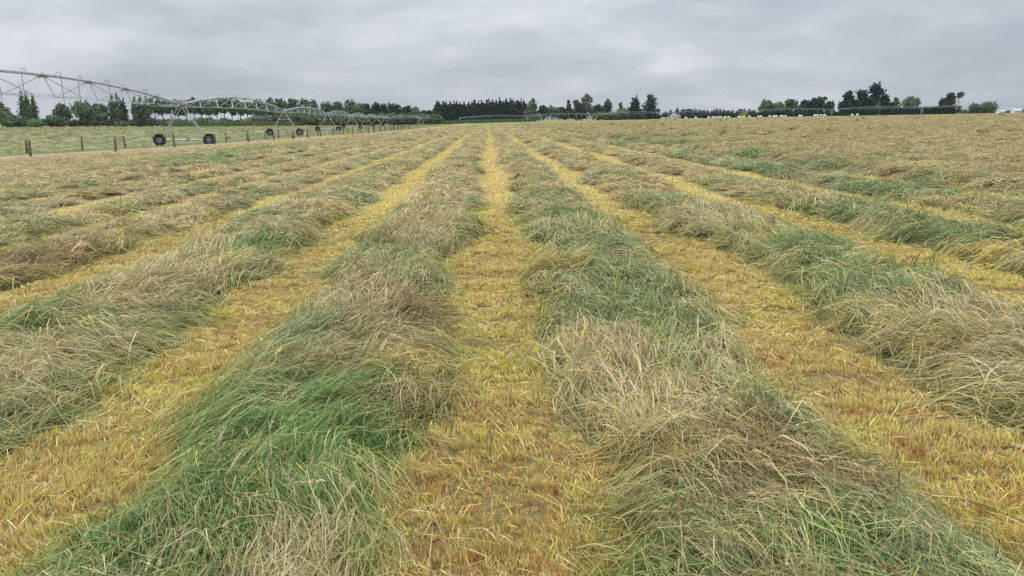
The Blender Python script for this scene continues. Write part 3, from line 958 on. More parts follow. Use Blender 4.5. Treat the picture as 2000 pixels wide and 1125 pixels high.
# ------------------------------------------------------------------ verge, pasture tufts
def strip_scatter(name, label, cat, n, y0, y1, off0, off1, coll, size, tints, ypow=1.0, zoff=0.0, squash=1.0):
    y = np.exp(RNG.uniform(np.log(y0), np.log(y1), n)) if ypow else RNG.uniform(y0, y1, n)
    x = track_x(y) + RNG.uniform(off0, off1, n)
    s = np.abs(x) < 0.74 * y + 1
    x, y = x[s], y[s]
    sc = (size[0] + size[1] * y) * RNG.uniform(0.6, 1.3, len(x))
    k = fbm(x / 2.5, y / 5, 1200, 2)
    ti = np.array(tints)
    pick = np.clip((k * 1.6 - 0.3 + RNG.normal(0, 0.2, len(x))) * len(ti), 0, len(ti) - 1).astype(int)
    o = scatter(name, coll, np.stack([x, y, T(x, y) + zoff], 1), np.stack([0 * x, 0 * x, RNG.uniform(0, 6.28, len(x))], 1),
                np.stack([sc, sc, sc * squash * RNG.uniform(0.7, 1.3, len(x))], 1), np.clip(ti[pick] * RNG.normal(1, 0.12, len(x))[:, None], 0.02, 0.9))
    return tag(o, label, cat, None, 'stuff')
DRY = [(0.70, 0.56, 0.35), (0.74, 0.62, 0.41), (0.62, 0.46, 0.31), (0.70, 0.59, 0.37)]
strip_scatter('dry_grass', 'tall dry tan grass along the near edge of the track', 'grass', 16000, 34, FIELD_END, 3.3, 6.4, STANDS, (0.62, 0.003), DRY, squash=0.6)
strip_scatter('green_verge', 'bright green grass strip on the far edge of the track', 'grass', 9000, 40, 420, -7.2, -2.75, STANDS, (0.46, 0.003),
              [(0.30, 0.42, 0.08), (0.36, 0.46, 0.11), (0.33, 0.40, 0.12)], squash=0.45)
def pasture_tufts():
    n = 7000
    y = np.exp(RNG.uniform(np.log(50), np.log(430), n))
    x = -RNG.uniform(0.0, 0.74, n) * y
    s = x < track_x(y) - 5.5
    x, y = x[s], y[s]
    sc = (0.35 + 0.010 * y) * RNG.uniform(0.5, 1.5, len(x))
    ti = np.array([(0.30, 0.30, 0.13), (0.27, 0.29, 0.12), (0.35, 0.33, 0.17), (0.23, 0.25, 0.10), (0.31, 0.32, 0.14)])
    o = scatter('pasture_grass', STANDS, np.stack([x, y, T(x, y)], 1), np.stack([0 * x, 0 * x, RNG.uniform(0, 6.28, len(x))], 1),
                np.stack([sc, sc, sc * 0.20 * RNG.uniform(0.6, 1.6, len(x))], 1), ti[RNG.integers(0, 5, len(x))] * RNG.normal(1, 0.12, len(x))[:, None])
    tag(o, 'grazed tufts of pale grass across the pasture', 'grass', None, 'stuff')
pasture_tufts()

# ------------------------------------------------------------------ fences
def fence(name, label, ys, off, skip=()):
    r = random.Random(int(abs(off) * 10))
    p0 = (float(track_x(ys[0])) + off, ys[0])
    root = empty(name, (p0[0], p0[1], float(T(*p0))), label, 'fence')
    tops = []
    for y in ys:
        x = float(track_x(y)) + off + r.uniform(-0.08, 0.08)
        z = float(T(x, y)); h = 1.28 * r.uniform(0.93, 1.08); rad = r.uniform(0.075, 0.10)
        lx, ly = r.uniform(-0.05, 0.05), r.uniform(-0.04, 0.04)
        b = MB()
        b.tube([(x, y, z - 0.1), (x + lx * 0.5, y + ly * 0.5, z + h * 0.5), (x + lx, y + ly, z + h), (x + lx, y + ly, z + h + 0.03)], [rad, rad * 0.98, rad * 0.94, rad * 0.7], 8)
        po = b.build('post', M['wood'], root, True)
        if y < 150:
            for k in range(4):
                zz = 0.25 + k * 0.24
                q = MB(); q.box((x + lx * zz - rad * 1.05, y + ly * zz, z + zz), (0.05, 0.05, 0.07))
                q.build('insulator', M['insulator'], po)
        tops.append((x - rad * 1.1, y, z))
    for k in range(4):
        q = MB(); q.tube([(a, b, c + 0.25 + k * 0.24) for a, b, c in tops], 0.006, 4)
        q.build('wire', M['wire'], root)
    return root
def px_track(px, off):
    """distance at which the line track + off crosses photograph column px"""
    ys = np.linspace(40, 400, 4000)
    r = ray(px, 270)
    return float(ys[np.argmin(np.abs(track_x(ys) + off - r.x / r.y * ys))])
near_px = [57, 223, 337, 420, 484, 537, 573, 600, 626, 650, 672, 691, 707, 720, 733, 744, 754, 763, 771, 779, 786, 793, 799, 805, 810, 815]
ysn = sorted({round(px_track(p, 3.2), 1) for p in near_px})
fence('near_fence', 'wooden post and wire fence on the near side of the gravel track', ysn, 3.2)
far_px = [47, 158, 244, 443, 482, 517, 546, 590, 622, 655, 680, 700, 716, 730, 742, 752, 761, 769, 777, 784, 791, 797]
ysf = sorted({round(px_track(p, -5.2), 1) for p in far_px})
fence('far_fence', 'wooden post and wire fence on the far side of the gravel track', ysf, -5.2)

# ------------------------------------------------------------------ irrigators
def wheel(parent, c, axis, r=0.66, w=0.36):
    c = Vector(c); ax = Vector(axis).normalized()
    b = MB()
    b.lathe([(r * 0.48, -w / 2), (r * 0.9, -w / 2), (r * 0.97, -w * 0.35), (r * 0.97, w * 0.35), (r * 0.9, w / 2), (r * 0.48, w / 2), (r * 0.48, -w / 2)], c, ax, 22)
    u = ax.orthogonal().normalized(); v = ax.cross(u)
    for k in range(18):
        a = 2 * pi * k / 18
        d = u * cos(a) + v * sin(a)
        sgn = 1 if k % 2 else -1
        t = (-u * sin(a) + v * cos(a))
        rot = Matrix((t, (ax + t * 0.5 * sgn).normalized(), d)).transposed()
        b.box(c + d * r * 0.985 + ax * (w * 0.22 * sgn), (0.07, w * 0.5, 0.06), rot)
    b.build('tyre', M['tyre'], parent)
    b = MB()
    b.lathe([(r * 0.49, -w * 0.35), (r * 0.44, -w * 0.3), (r * 0.40, -0.03), (0.12, -0.05), (0.10, -0.09), (0.0, -0.09)], c, ax, 16)
    b.lathe([(r * 0.49, w * 0.35), (r * 0.44, w * 0.3), (r * 0.40, 0.03), (0.12, 0.05), (0.10, 0.09), (0.0, 0.09)], c, ax, 16)
    b.build('rim', M['rim'], parent)
def tower(root, p, along, pipe_z, base=5.2, detail=True):
    """A-frame drive unit; 'along' is the pipe direction, wheels stand across it"""
    p = Vector(p); al = Vector(along).normalized(); ac = Vector((al.y, -al.x, 0))
    tw = bpy.data.objects.new('drive_tower', None); COL.objects.link(tw); tw.parent = root
    tw.location = p - root.location
    zb = p.z + 0.62
    ends = [p + ac * (s * base / 2) for s in (-1, 1)]
    q = MB()
    q.tube([Vector((ends[0].x, ends[0].y, zb)) - ac * 0.0, Vector((ends[1].x, ends[1].y, zb))], 0.095 if detail else 0.12, 8)
    q.build('base_beam', M['galv'], tw)
    top = Vector((p.x, p.y, pipe_z))
    for s, e in zip((-1, 1), ends):
        for k in (-1, 1):
            q = MB()
            q.tube([Vector((e.x, e.y, zb)) - ac * s * 0.25 + al * 0.06 * k, top - ac * 0.0 + ac * s * 0.16 + al * 0.55 * k + Vector((0, 0, -0.25))], 0.045 if detail else 0.07, 6)
            q.build('leg', M['galv'], tw)
        if detail:
            for f in (0.3, 0.62):
                q = MB()
                a = Vector((e.x, e.y, zb)).lerp(top + Vector((0, 0, -0.25)), f)
                q.tube([a - al * 0.55 * f, a + al * 0.55 * f], 0.025, 4)
                q.build('leg_brace', M['galv'], tw)
            q = MB()                                         # track-guard rods sweeping out from the wheel
            o = Vector((e.x, e.y, p.z + 0.45)) + ac * s * 0.6
            q.tube([o - ac * s * 1.0 - Vector((0, 0, 0.1)), o + ac * s * 0.35 - Vector((0, 0, 0.1)), o + ac * s * 2.1 + Vector((0, 0, 1.35))], 0.036, 5)
            q.build('guard_rod', M['rod'], tw)
        wheel(tw, (e.x, e.y, p.z + 0.64), al)
    q = MB()
    q.tube([top + ac * 1.0 + Vector((0, 0, -1.5)), top - ac * 1.0 + Vector((0, 0, -1.5))], 0.04, 5)
    q.box(top + Vector((0, 0, 0.22)) + ac * 0.25, (0.35, 0.35, 0.45))
    q.box(Vector((p.x, p.y, zb + 0.12)) + ac * 0.4, (0.4, 0.3, 0.22))
    q.build('control_box', M['galv'], tw)
    return tw
def span(root, a, b, za, zb, rise=1.35, nst=8, detail=2, side=0.95, drop=True):
    sp = bpy.data.objects.new('span', None); COL.objects.link(sp); sp.parent = root
    A = Vector((a[0], a[1], za)); B = Vector((b[0], b[1], zb))
    sp.location = A - root.location
    al = (B - A).normalized(); ac = Vector((al.y, -al.x, 0)).normalized()
    def P(t):
        return A.lerp(B, t) + Vector((0, 0, rise * 4 * t * (1 - t)))
    pr = 0.115 if detail == 2 else 0.10
    rr = 0.032 if detail == 2 else 0.030
    q = MB(); q.tube([P(k / 24) for k in range(25)], pr, 10 if detail == 2 else 6)
    if detail == 2:
        for k in range(1, 8):                                  # flange collars
            c = P(k / 8)
            q.tube([c - al * 0.05, c + al * 0.05], pr * 1.5, 10)
    q.build('pipe', M['galv'], sp, True)
    def low(k, s):
        t = (k + 0.5) / nst
        c = A.lerp(B, t)
        return c + ac * side * s + Vector((0, 0, rise * 4 * t * (1 - t) * 0.22 - 0.35))
    for s in (-1, 1):
        q = MB()
        q.tube([P(0.01) + Vector((0, 0, -0.2))] + [low(k, s) for k in range(nst)] + [P(0.99) + Vector((0, 0, -0.2))], rr * 0.6, 5)
        q.build('tie_rod', M['galv'], sp)
        for k in range(nst):
            L = low(k, s)
            q = MB()
            q.tube([L, P(max(k + 0.02, 0.15) / nst) - Vector((0, 0, 0.08))], rr, 5)
            q.tube([L, P(min(k + 0.98, nst - 0.15) / nst) - Vector((0, 0, 0.08))], rr, 5)
            q.build('truss', M['galv'], sp)
    q = MB()
    for k in range(nst):
        q.tube([low(k, -1), low(k, 1)], rr * 0.8, 5)
    q.build('spreader', M['galv'], sp)
    if detail == 2:
        q = MB()
        for k in range(1, nst):                                # outlet plates under the pipe
            c = P(k / nst) - Vector((0, 0, pr + 0.03))
            q.box(c, (0.5, 0.9, 0.035), Matrix((ac, al, Vector((0, 0, 1)))).transposed())
        q.build('bracket', M['rustplate'], sp)
        for k in range(14):
            t = (k + 0.5) / 14
            c = P(t)
            s = 1 if k % 2 else -1
            h0 = 0.20
            q = MB()
            q.tube([c, c + Vector((0, 0, h0)), c + ac * s * 0.1 + Vector((0, 0, h0 + 0.12)), c + ac * s * 0.24 + Vector((0, 0, h0 + 0.1)), c + ac * s * 0.30 + Vector((0, 0, h0 - 0.08)),
                    c + ac * s * 0.32 + Vector((0, 0, -0.7))], 0.017, 6)
            zlow = -2.0 - rise * 4 * t * (1 - t) * 0.6
            q.tube([c + ac * s * 0.32 + Vector((0, 0, -0.7)), c + ac * s * 0.34 + Vector((0, 0, zlow))], 0.016, 5)
            q.tube([c + ac * s * 0.34 + Vector((0, 0, zlow)), c + ac * s * 0.34 + Vector((0, 0, zlow - 0.22))], 0.04, 6)
            q.build('sprinkler_drop', M['hose'], sp)
    return sp

PIPE_H = 4.35
def tz(x, y):
    return float(T(x, y))
# the long pivot on the left
tx = [357, 555, 640, 687, 716, 736, 751, 762]
tyy = [82 + 54.5 * k for k in range(len(tx))]
TW = [(at_x(p, d), d) for p, d in zip(tx, tyy)]
TW = [(TW[0][0] - (TW[1][0] - TW[0][0]) * 0.75, TW[0][1] - 54.5)] + TW
big = empty('pivot_irrigator', (*TW[1], tz(*TW[1])), 'long galvanised pivot irrigator on wheeled towers running away beside the track', 'irrigator', 'pivot irrigators')
for k, (x, y) in enumerate(TW):
    if k:
        al = Vector((TW[k][0] - TW[k - 1][0], TW[k][1] - TW[k - 1][1], 0))
        tower(big, (x, y, tz(x, y)), al, tz(x, y) + PIPE_H, detail=k < 4)
        zprev = tz(*TW[k - 1]) + PIPE_H
        span(big, TW[k - 1], TW[k], zprev, tz(x, y) + PIPE_H, rise=1.4 if k < 3 else 1.0, detail=2 if k < 4 else 1, nst=8)
last = TW[-1]
cend = (at_x(822, 440), 440.0)
span(big, last, cend, tz(*last) + PIPE_H, tz(*cend) + PIPE_H, 1.3, 8, 1)
tower(big, (*cend, tz(*cend)), Vector((cend[0] - last[0], cend[1] - last[1], 0)), tz(*cend) + PIPE_H, detail=False)
q = MB()
q.tube([(cend[0], cend[1], tz(*cend) + PIPE_H), (cend[0] + 2.5, cend[1] - 4, tz(*cend) + PIPE_H - 0.2), (cend[0] + 6.2, cend[1] - 9, tz(*cend) + PIPE_H + 0.7)], 0.12, 6)
q.build('end_boom', M['galv'], big)
# the far pivot crossing behind the field
fx = [898, 1030, 1165, 1306, 1452, 1623, 1798, 1998]
PV = []
for k in range(8):
    d = 588 - 16.7 * k
    PV.append((at_x(fx[k], d, 236), d))
far = empty('pivot_irrigator', (*PV[0], tz(*PV[0])), 'distant pivot irrigator stretching across the far paddock in front of the trees', 'irrigator', 'pivot irrigators')
q = MB()
x, y = PV[0]; z = tz(x, y)
for sx in (-1, 1):
    for sy in (-1, 1):
        q.tube([(x + 1.6 * sx, y + 1.6 * sy, z), (x + 0.3 * sx, y + 0.3 * sy, z + 4.6)], 0.10, 5)
q.tube([(x, y, z), (x, y, z + 5.2)], 0.14, 8)
q.box((x, y, z + 0.15), (4.2, 4.2, 0.3)); q.box((x + 0.9, y - 0.6, z + 1.5), (0.9, 0.5, 1.3))
q.build('pivot_centre', M['galv'], far)
for k in range(1, 8):
    x, y = PV[k]
    al = Vector((PV[k][0] - PV[k - 1][0], PV[k][1] - PV[k - 1][1], 0))
    tower(far, (x, y, tz(x, y)), al, tz(x, y) + PIPE_H, detail=False)
    span(far, PV[k - 1], PV[k], tz(*PV[k - 1]) + PIPE_H, tz(x, y) + PIPE_H, 1.2, 8, 1)

# ------------------------------------------------------------------ trees
def crown_mesh(lobes, n, leaf, seed, core=0.72, flat=0.0, drop=0.0):
    """lobes: (centre, radii, weight). small leaf-spray faces through each lobe's shell plus a rough dark heart"""
    r = np.random.default_rng(seed)
    V, TR = [], []
    off = 0
    w = np.array([l[1][0] * l[1][1] + l[1][0] * l[1][2] for l in lobes]); w = w / w.sum()
    for (c, rad, *_), wi in zip(lobes, w):
        c = np.array(c, float); rad = np.array(rad, float)
        m = max(int(n * wi), 10)
        d = r.normal(0, 1, (m, 3)); d /= np.linalg.norm(d, axis=1, keepdims=True)
        rr = r.uniform(0.62, 1.12, m) ** 0.8
        bumpy = 0.80 + 0.42 * vnoise(d[:, 0] * 2.3 + seed, d[:, 1] * 2.3 + d[:, 2] * 2.9, seed)
        p = c + d * rad * (rr * bumpy)[:, None]
        k = 3
        s = leaf * r.uniform(0.6, 1.4, m)
        nrm = d + r.normal(0, 0.6, (m, 3)); nrm /= np.linalg.norm(nrm, axis=1, keepdims=True)
        u = np.cross(nrm, r.normal(0, 1, (m, 3))); u /= np.linalg.norm(u, axis=1, keepdims=True)
        v = np.cross(nrm, u)
        a = [p + (u * cos(2 * pi * j / 5 + q_) + v * sin(2 * pi * j / 5 + q_)) * (s * r.uniform(0.45, 1.0, m))[:, None] for j, q_ in zip(range(5), r.uniform(-0.3, 0.3, 5))]
        vv = np.stack(a, 1).reshape(-1, 3)
        b = (np.arange(m) * 5)[:, None] + off
        TR.append(np.concatenate([b + np.array([0, 1, 2]), b + np.array([0, 2, 3]), b + np.array([0, 3, 4])]))
        V.append(vv); off += len(vv)
        if core:
            nu, nv_ = 7, 5
            pts = []
            for iu in range(nv_ + 1):
                th = pi * iu / nv_
                for iv in range(nu):
                    ph = 2 * pi * iv / nu
                    k_ = core * r.uniform(0.8, 1.05)
                    pts.append(c + rad * k_ * np.array([sin(th) * cos(ph), sin(th) * sin(ph), cos(th)]))
            V.append(np.array(pts))
            tt = []
            for iu in range(nv_):
                for iv in range(nu):
                    i0 = off + iu * nu + iv; i1 = off + iu * nu + (iv + 1) % nu
                    tt += [(i0, i1, i1 + nu), (i0, i1 + nu, i0 + nu)]
            TR.append(np.array(tt)); off += len(pts)
    return mesh_np('crown', np.concatenate(V), None, np.concatenate(TR))
ORD = 'first second third fourth fifth sixth seventh eighth ninth tenth eleventh twelfth thirteenth fourteenth'.split()
TREE_SEED = [100]
def tree(name, label, px, d, top, width, kind, leaf_m, base=None, group=None, bark='bark', density=1.0, leaf=None):
    """px, top, width are photograph readings, turned into metres at distance d"""
    TREE_SEED[0] += 1
    sd = TREE_SEED[0]; r = random.Random(sd)
    x = at_x(px, d, 230); z0 = tz(x, d)
    h = at_z(px, top, d) - z0
    mpp = d / 1481.0
    w = width * mpp * {'broad': 1.35, 'high': 1.35, 'conifer': 1.35, 'pine': 1.15, 'poplar': 1.2, 'shrub': 1.1, 'gum': 1.25}.get(kind, 1.0)
    root = empty(name, (x, d, z0), label, 'tree', group)
    lobes = []
    trunk_h = h * 0.5
    if kind == 'conifer':
        n = 8
        for k in range(n):
            t = k / (n - 1)
            rad = w / 2 * (1 - t) ** 0.5 * r.uniform(0.85, 1.1) + 0.3
            lobes.append(((r.uniform(-.06, .06) * w, r.uniform(-.06, .06) * w, h * (0.08 + 0.86 * t)), (rad, rad, h * 0.11)))
        trunk_h = h * 0.9
    elif kind == 'poplar':
        n = 7
        for k in range(n):
            t = k / (n - 1)
            rad = w / 2 * (0.55 + 0.6 * math.sin(pi * min(1, t * 0.85 + 0.15))) * (1 - 0.45 * t ** 3) * r.uniform(0.8, 1.1)
            lobes.append(((r.uniform(-.1, .1) * w, r.uniform(-.1, .1) * w, h * (0.10 + 0.80 * t)), (rad, rad, h * 0.13)))
        trunk_h = h * 0.8
    elif kind == 'gum':
        for k in range(11):
            t = r.uniform(0.38, 0.93)
            a = r.uniform(0, 2 * pi); q_ = w * 0.36 * r.uniform(0.1, 1.0) * (1.15 - 0.5 * t)
            s = w * r.uniform(0.11, 0.20)
            lobes.append(((cos(a) * q_, sin(a) * q_, h * t), (s, s, s * 1.15)))
        lobes.append(((0, 0, h * 0.95), (w * 0.12, w * 0.12, h * 0.07)))
        trunk_h = h * 0.85
    elif kind == 'bare_gum':
        lobes += [((0.1 * w, 0, h * 0.88), (w * .36, w * .3, h * .10)), ((-0.05 * w, 0, h * 0.78), (w * .30, w * .25, h * .07)), ((-.62 * w, .1 * w, h * .58), (w * .2, w * .2, h * .035)), ((.1 * w, 0, h * .3), (w * .25, w * .25, h * .06)), ((.05 * w, 0, h * .16), (w * .35, w * .3, h * .07))]
        trunk_h = h * 0.85
    elif kind == 'pine':
        lobes.append(((0, 0, h * 0.42), (w * 0.42, w * 0.4, h * 0.33)))
        for k in range(9):
            t = r.uniform(0.3, 0.92); a = r.uniform(0, 2 * pi)
            q_ = w * 0.40 * (1.1 - t) * r.uniform(0.6, 1.1); s = w * r.uniform(0.14, 0.22)
            lobes.append(((cos(a) * q_, sin(a) * q_, h * t), (s * 1.2, s * 1.1, s * 0.8)))
        lobes.append(((r.uniform(-.1, .1) * w, 0, h * 0.9), (w * 0.16, w * 0.16, h * 0.10)))
        trunk_h = h * 0.7
    elif kind == 'macro':
        for k in range(6):
            t = k / 5
            rad = w / 2 * (1 - t ** 1.7 * 0.72) * r.uniform(0.85, 1.05)
            lobes.append(((r.uniform(-.05, .05) * w, r.uniform(-.05, .05) * w, h * (0.14 + 0.74 * t)), (rad, rad, h * 0.15)))
        trunk_h = h * 0.7
    elif kind == 'shrub':
        for k in range(4):
            a = r.uniform(0, 2 * pi)
            lobes.append(((cos(a) * w * .22, sin(a) * w * .2, h * r.uniform(.4, .6)), (w * r.uniform(.28, .36), w * .3, h * r.uniform(.35, .46))))
        trunk_h = h * 0.4
    elif kind == 'high':  # clean trunk, crown from mid height
        for k in range(9):
            t = r.uniform(0.52, 0.88); a = r.uniform(0, 2 * pi)
            q_ = w * 0.26 * r.uniform(0.3, 1.0); s = w * r.uniform(0.15, 0.24)
            lobes.append(((cos(a) * q_, sin(a) * q_, h * t), (s, s, s * r.uniform(0.9, 1.3))))
        trunk_h = h * 0.75
    else:  # broad
        lobes.append(((0, 0, h * 0.52), (w * 0.36, w * 0.34, h * 0.34)))
        for k in range(8):
            t = r.uniform(0.35, 0.80); a = r.uniform(0, 2 * pi)
            q_ = w * 0.30 * r.uniform(0.5, 1.0) * (1.25 - 0.6 * t); s = w * r.uniform(0.15, 0.23)
            lobes.append(((cos(a) * q_, sin(a) * q_, h * t), (s, s, s * r.uniform(0.8, 1.1))))
        lobes.append(((r.uniform(-.1, .1) * w, 0, h * 0.84), (w * 0.2, w * 0.2, h * 0.13)))
        trunk_h = h * 0.6
    b = MB()
    tr = max(0.14, h * 0.018)
    bend = r.uniform(-.03, .03) * h
    pts = [Vector((0, 0, -0.3)), Vector((bend * .4, 0, trunk_h * 0.35)), Vector((bend, bend * .4, trunk_h * .7)), Vector((bend * .6, 0, trunk_h))]
    b.tube(pts, [tr * 1.25, tr, tr * 0.7, tr * 0.25], 6)
    for c, rad in [(l[0], l[1]) for l in lobes[:: max(1, len(lobes) // 6)]]:
        s = pts[1].lerp(pts[3], r.uniform(0.1, 0.7))
        b.tube([s, s.lerp(Vector(c), 0.6) + Vector((0, 0, 0.2)), Vector(c)], [tr * 0.45, tr * 0.3, tr * 0.1], 4)
    me = bpy.data.meshes.new('trunk'); me.from_pydata([tuple(v) for v in b.v], [], b.f); me.update()
    obj('trunk', me, M[bark], root)
    lf = 1.2 * (leaf or max(0.42, min(0.9, 0.05 * w + 0.3)))
    core = {'gum': 0.0, 'bare_gum': 0.45, 'broad': 0.6}.get(kind, 0.74)
    nl = int(density * (420 + 26 * h * w / (lf * lf) * 0.35))
    obj('crown', crown_mesh(lobes, min(int(nl * 0.42), 460), lf, sd, core), M[leaf_m], root)
    return root

# left belt
G1 = 'trees behind the left pasture'
tree('round_tree', 'dark round tree at the left edge of the photo behind the pasture', 2, 470, 194, 28, 'broad', 'leaf_broad', group=G1)
for px, top, w in [(48, 178, 15), (58, 177, 14), (69, 183, 12)]:
    tree('poplar_tree', {48: 'left', 58: 'middle', 69: 'shorter right'}[px] + ' column of the isolated poplar trio at far left', px, 470 + 3 * (px % 5), top, w, 'poplar', 'leaf_poplar', group='isolated poplar trio')
for px, d, top, w in [(12, 440, 218, 36), (42, 430, 228, 34), (70, 425, 231, 34), (95, 430, 224, 30), (20, 425, 233, 30), (118, 435, 230, 26)]:
    tree('bush', {12: 'tallest', 42: 'mid', 70: 'low', 95: 'pale-topped', 20: 'leftmost low', 118: 'rightmost'}[px] + ' green bush in the hedge line beside the poplar trio', px, d, top, w, 'shrub', 'leaf_broad', group='hedge line bushes at far left')
tree('open_tree', 'lighter open-crowned tree between the poplar trio and the gap', 121, 450, 200, 34, 'broad', 'leaf_shrub', group=G1, density=0.7)
tree('broad_tree', 'wide broadleaf tree just right of the bright gap in the left trees', 165, 450, 196, 46, 'broad', 'leaf_broad', group=G1)
tree('broad_tree', 'broadleaf tree beside the tall dark poplars behind the irrigator span', 197, 455, 200, 34, 'broad', 'leaf_poplar', group=G1)
for k, (px, top, w) in enumerate([(222, 183, 13), (232, 181, 13), (243, 186, 13), (266, 188, 13), (276, 186, 14), (288, 190, 14)]):
    tree('poplar_tree', ORD[k] + ' from the left of six tall dark poplars behind the nearest irrigator span', px, 455 + (px % 7), top, w, 'poplar', 'leaf_conifer' if px % 2 else 'leaf_poplar', group='dark poplars behind the irrigator')
for k, px in enumerate(range(304, 506, 15)):
    tree('row_tree', ORD[k] + ' tree from the left in the thin row behind the second irrigator span', px, 500 + (k * 37) % 23, 189 + (k * 29) % 9 + (2 if px > 400 else 0), 22, 'high', 'leaf_poplar' if k % 2 else 'leaf_broad', group='row of trees behind the second irrigator span', density=0.8)
for k, px in enumerate(range(150, 850, 21)):
    tree('shrub', 'grey-green shrub in the low belt under the left trees', px, 455 + (k * 31) % 40, (234 - (k * 17) % 5 if px < 500 else 226 - (k * 17) % 9), 34, 'shrub', 'leaf_shrub' if k % 3 else 'leaf_broad', group='shrubs under the left trees')
for k, (px, top, w) in enumerate([(510, 191, 28), (530, 189, 28), (551, 190, 28), (572, 190, 30), (594, 191, 28), (614, 192, 26), (640, 197, 28), (660, 197, 26), (690, 193, 46)]):
    tree('broad_tree', ORD[k] + ' from the left of nine tall rounded trees above the receding irrigator arches', px, 520 + (k * 13) % 20, top, w, 'broad', 'leaf_broad' if k % 3 else 'leaf_poplar', group='rounded trees above the irrigator arches')
for k, (px, top) in enumerate([(716, 201), (732, 200), (748, 201), (764, 201), (780, 202), (795, 205)]):
    tree('dark_tree', ORD[k] + ' from the left of six dark flat-topped trees left of the conifer belt', px, 540 + (k * 11) % 17, top, 24, 'broad', 'leaf_pine', group='dark flat-topped trees')
tree('round_tree', 'single tree with airy round crown between the flat-topped group and conifers', 812, 540, 208, 19, 'broad', 'leaf_broad', density=0.7)
for k, px in enumerate((826, 838, 848)):
    tree('broad_tree', ORD[k] + ' of three small dark trees left of the conifer belt', px, 560, 214 + k, 20, 'broad', 'leaf_pine', group='small trees left of the conifers')
# conifer belt
cb = [(853, 200), (859, 197), (866, 199), (872, 198), (879, 199), (886, 198), (893, 199), (900, 198), (907, 199), (914, 206), (921, 199), (928, 197), (935, 198), (942, 196), (949, 197), (956, 195), (963, 196), (970, 195), (977, 192), (984, 195), (990, 193), (997, 194), (1003, 195), (1010, 194), (1017, 194), (1024, 195)]
for k, (px, top) in enumerate(cb):
    tree('conifer', 'dark pointed conifer in the dense belt behind the green crop', px, 628 + (k * 7) % 11, top + (k * 5) % 3, 17, 'conifer', 'leaf_conifer', group='dense conifer belt', density=0.7)
for k, px in enumerate(range(856, 1026, 12)):
    tree('conifer', 'dark pointed conifer in the dense belt behind the green crop', px, 642, 199 + (k * 5) % 3 - (3 if px > 925 else 0), 22, 'conifer', 'leaf_conifer', group='dense conifer belt', density=0.6)
tree('cypress_tree', 'lighter green pointed cypress at the right end of the conifer belt', 1039, 620, 191, 36, 'macro', 'leaf_poplar')
# middle group
for px, top, w, lm in [(1062, 204, 22, 'leaf_pine'), (1078, 206, 20, 'leaf_broad'), (1092, 208, 22, 'leaf_grey')]:
    tree('broad_tree', {1062: 'dark', 1078: 'mid-green', 1092: 'grey-green'}[px] + ' round tree between the cypress and the tall gum trees', px, 620, top, w, 'broad', lm, group='dull trees left of the gums')
for px, top, w in [(1110, 197, 18), (1126, 195, 18), (1136, 203, 22)]:
    tree('gum_tree', {1110: 'leftmost', 1126: 'middle', 1136: 'shortest'}[px] + ' thin grey-green gum tree left of the tallest gum', px, 618, top, w, 'gum', 'leaf_grey', group='smaller gum trees', bark='palebark')
tree('gum_tree', 'tallest gum tree with bare pale forked trunk right of the conifers', 1146, 612, 184, 24, 'gum', 'leaf_grey', bark='palebark')
for k, (px, top, w) in enumerate([(1118, 212, 30), (1135, 216, 28), (1105, 216, 26), (1160, 207, 22), (1172, 202, 24)]):
    tree('dark_tree', ['widest grey', 'second grey', 'leftmost grey', 'lower dark', 'taller dark'][k] + ' bushy tree at the feet of the gum trees', px, 630, top, w, 'broad', 'leaf_grey' if k < 3 else 'leaf_pine', group='bushy trees under the gums')
tree('gum_tree', 'brownish gum with spreading twigs above the bright green willow', 1187, 618, 193, 22, 'gum', 'leaf_grey', bark='palebark', density=1.4)
tree('gum_tree', 'small twiggy gum poking up between the willow and the dark cypresses', 1212, 622, 201, 12, 'gum', 'leaf_grey', bark='palebark')
tree('willow_tree', 'bright green low willow in front of the gum trees', 1176, 600, 217, 38, 'shrub', 'leaf_light')
tree('willow_tree', 'rounded mid-green willow left of the two dark cypresses', 1213, 605, 210, 40, 'shrub', 'leaf_shrub')
tree('shrub', 'dark low shrub behind the far irrigator pipe, under the willows', 1195, 598, 229, 40, 'shrub', 'leaf_pine')
tree('cypress_tree', 'slimmer of the two tall dark cypresses, on the left', 1241, 600, 187, 24, 'conifer', 'leaf_conifer')
tree('cypress_tree', 'broad dark cypress, tallest right of the gum trees', 1269, 596, 183, 40, 'macro', 'leaf_conifer')
for px, top, w in [(1235, 222, 30), (1258, 226, 30), (1280, 222, 26)]:
    tree('shrub', {1235: 'leftmost', 1258: 'middle', 1280: 'rightmost'}[px] + ' of three dark shrubs at the foot of the two cypresses', px, 590, top, w, 'shrub', 'leaf_hedge', group='shrubs under the cypresses')
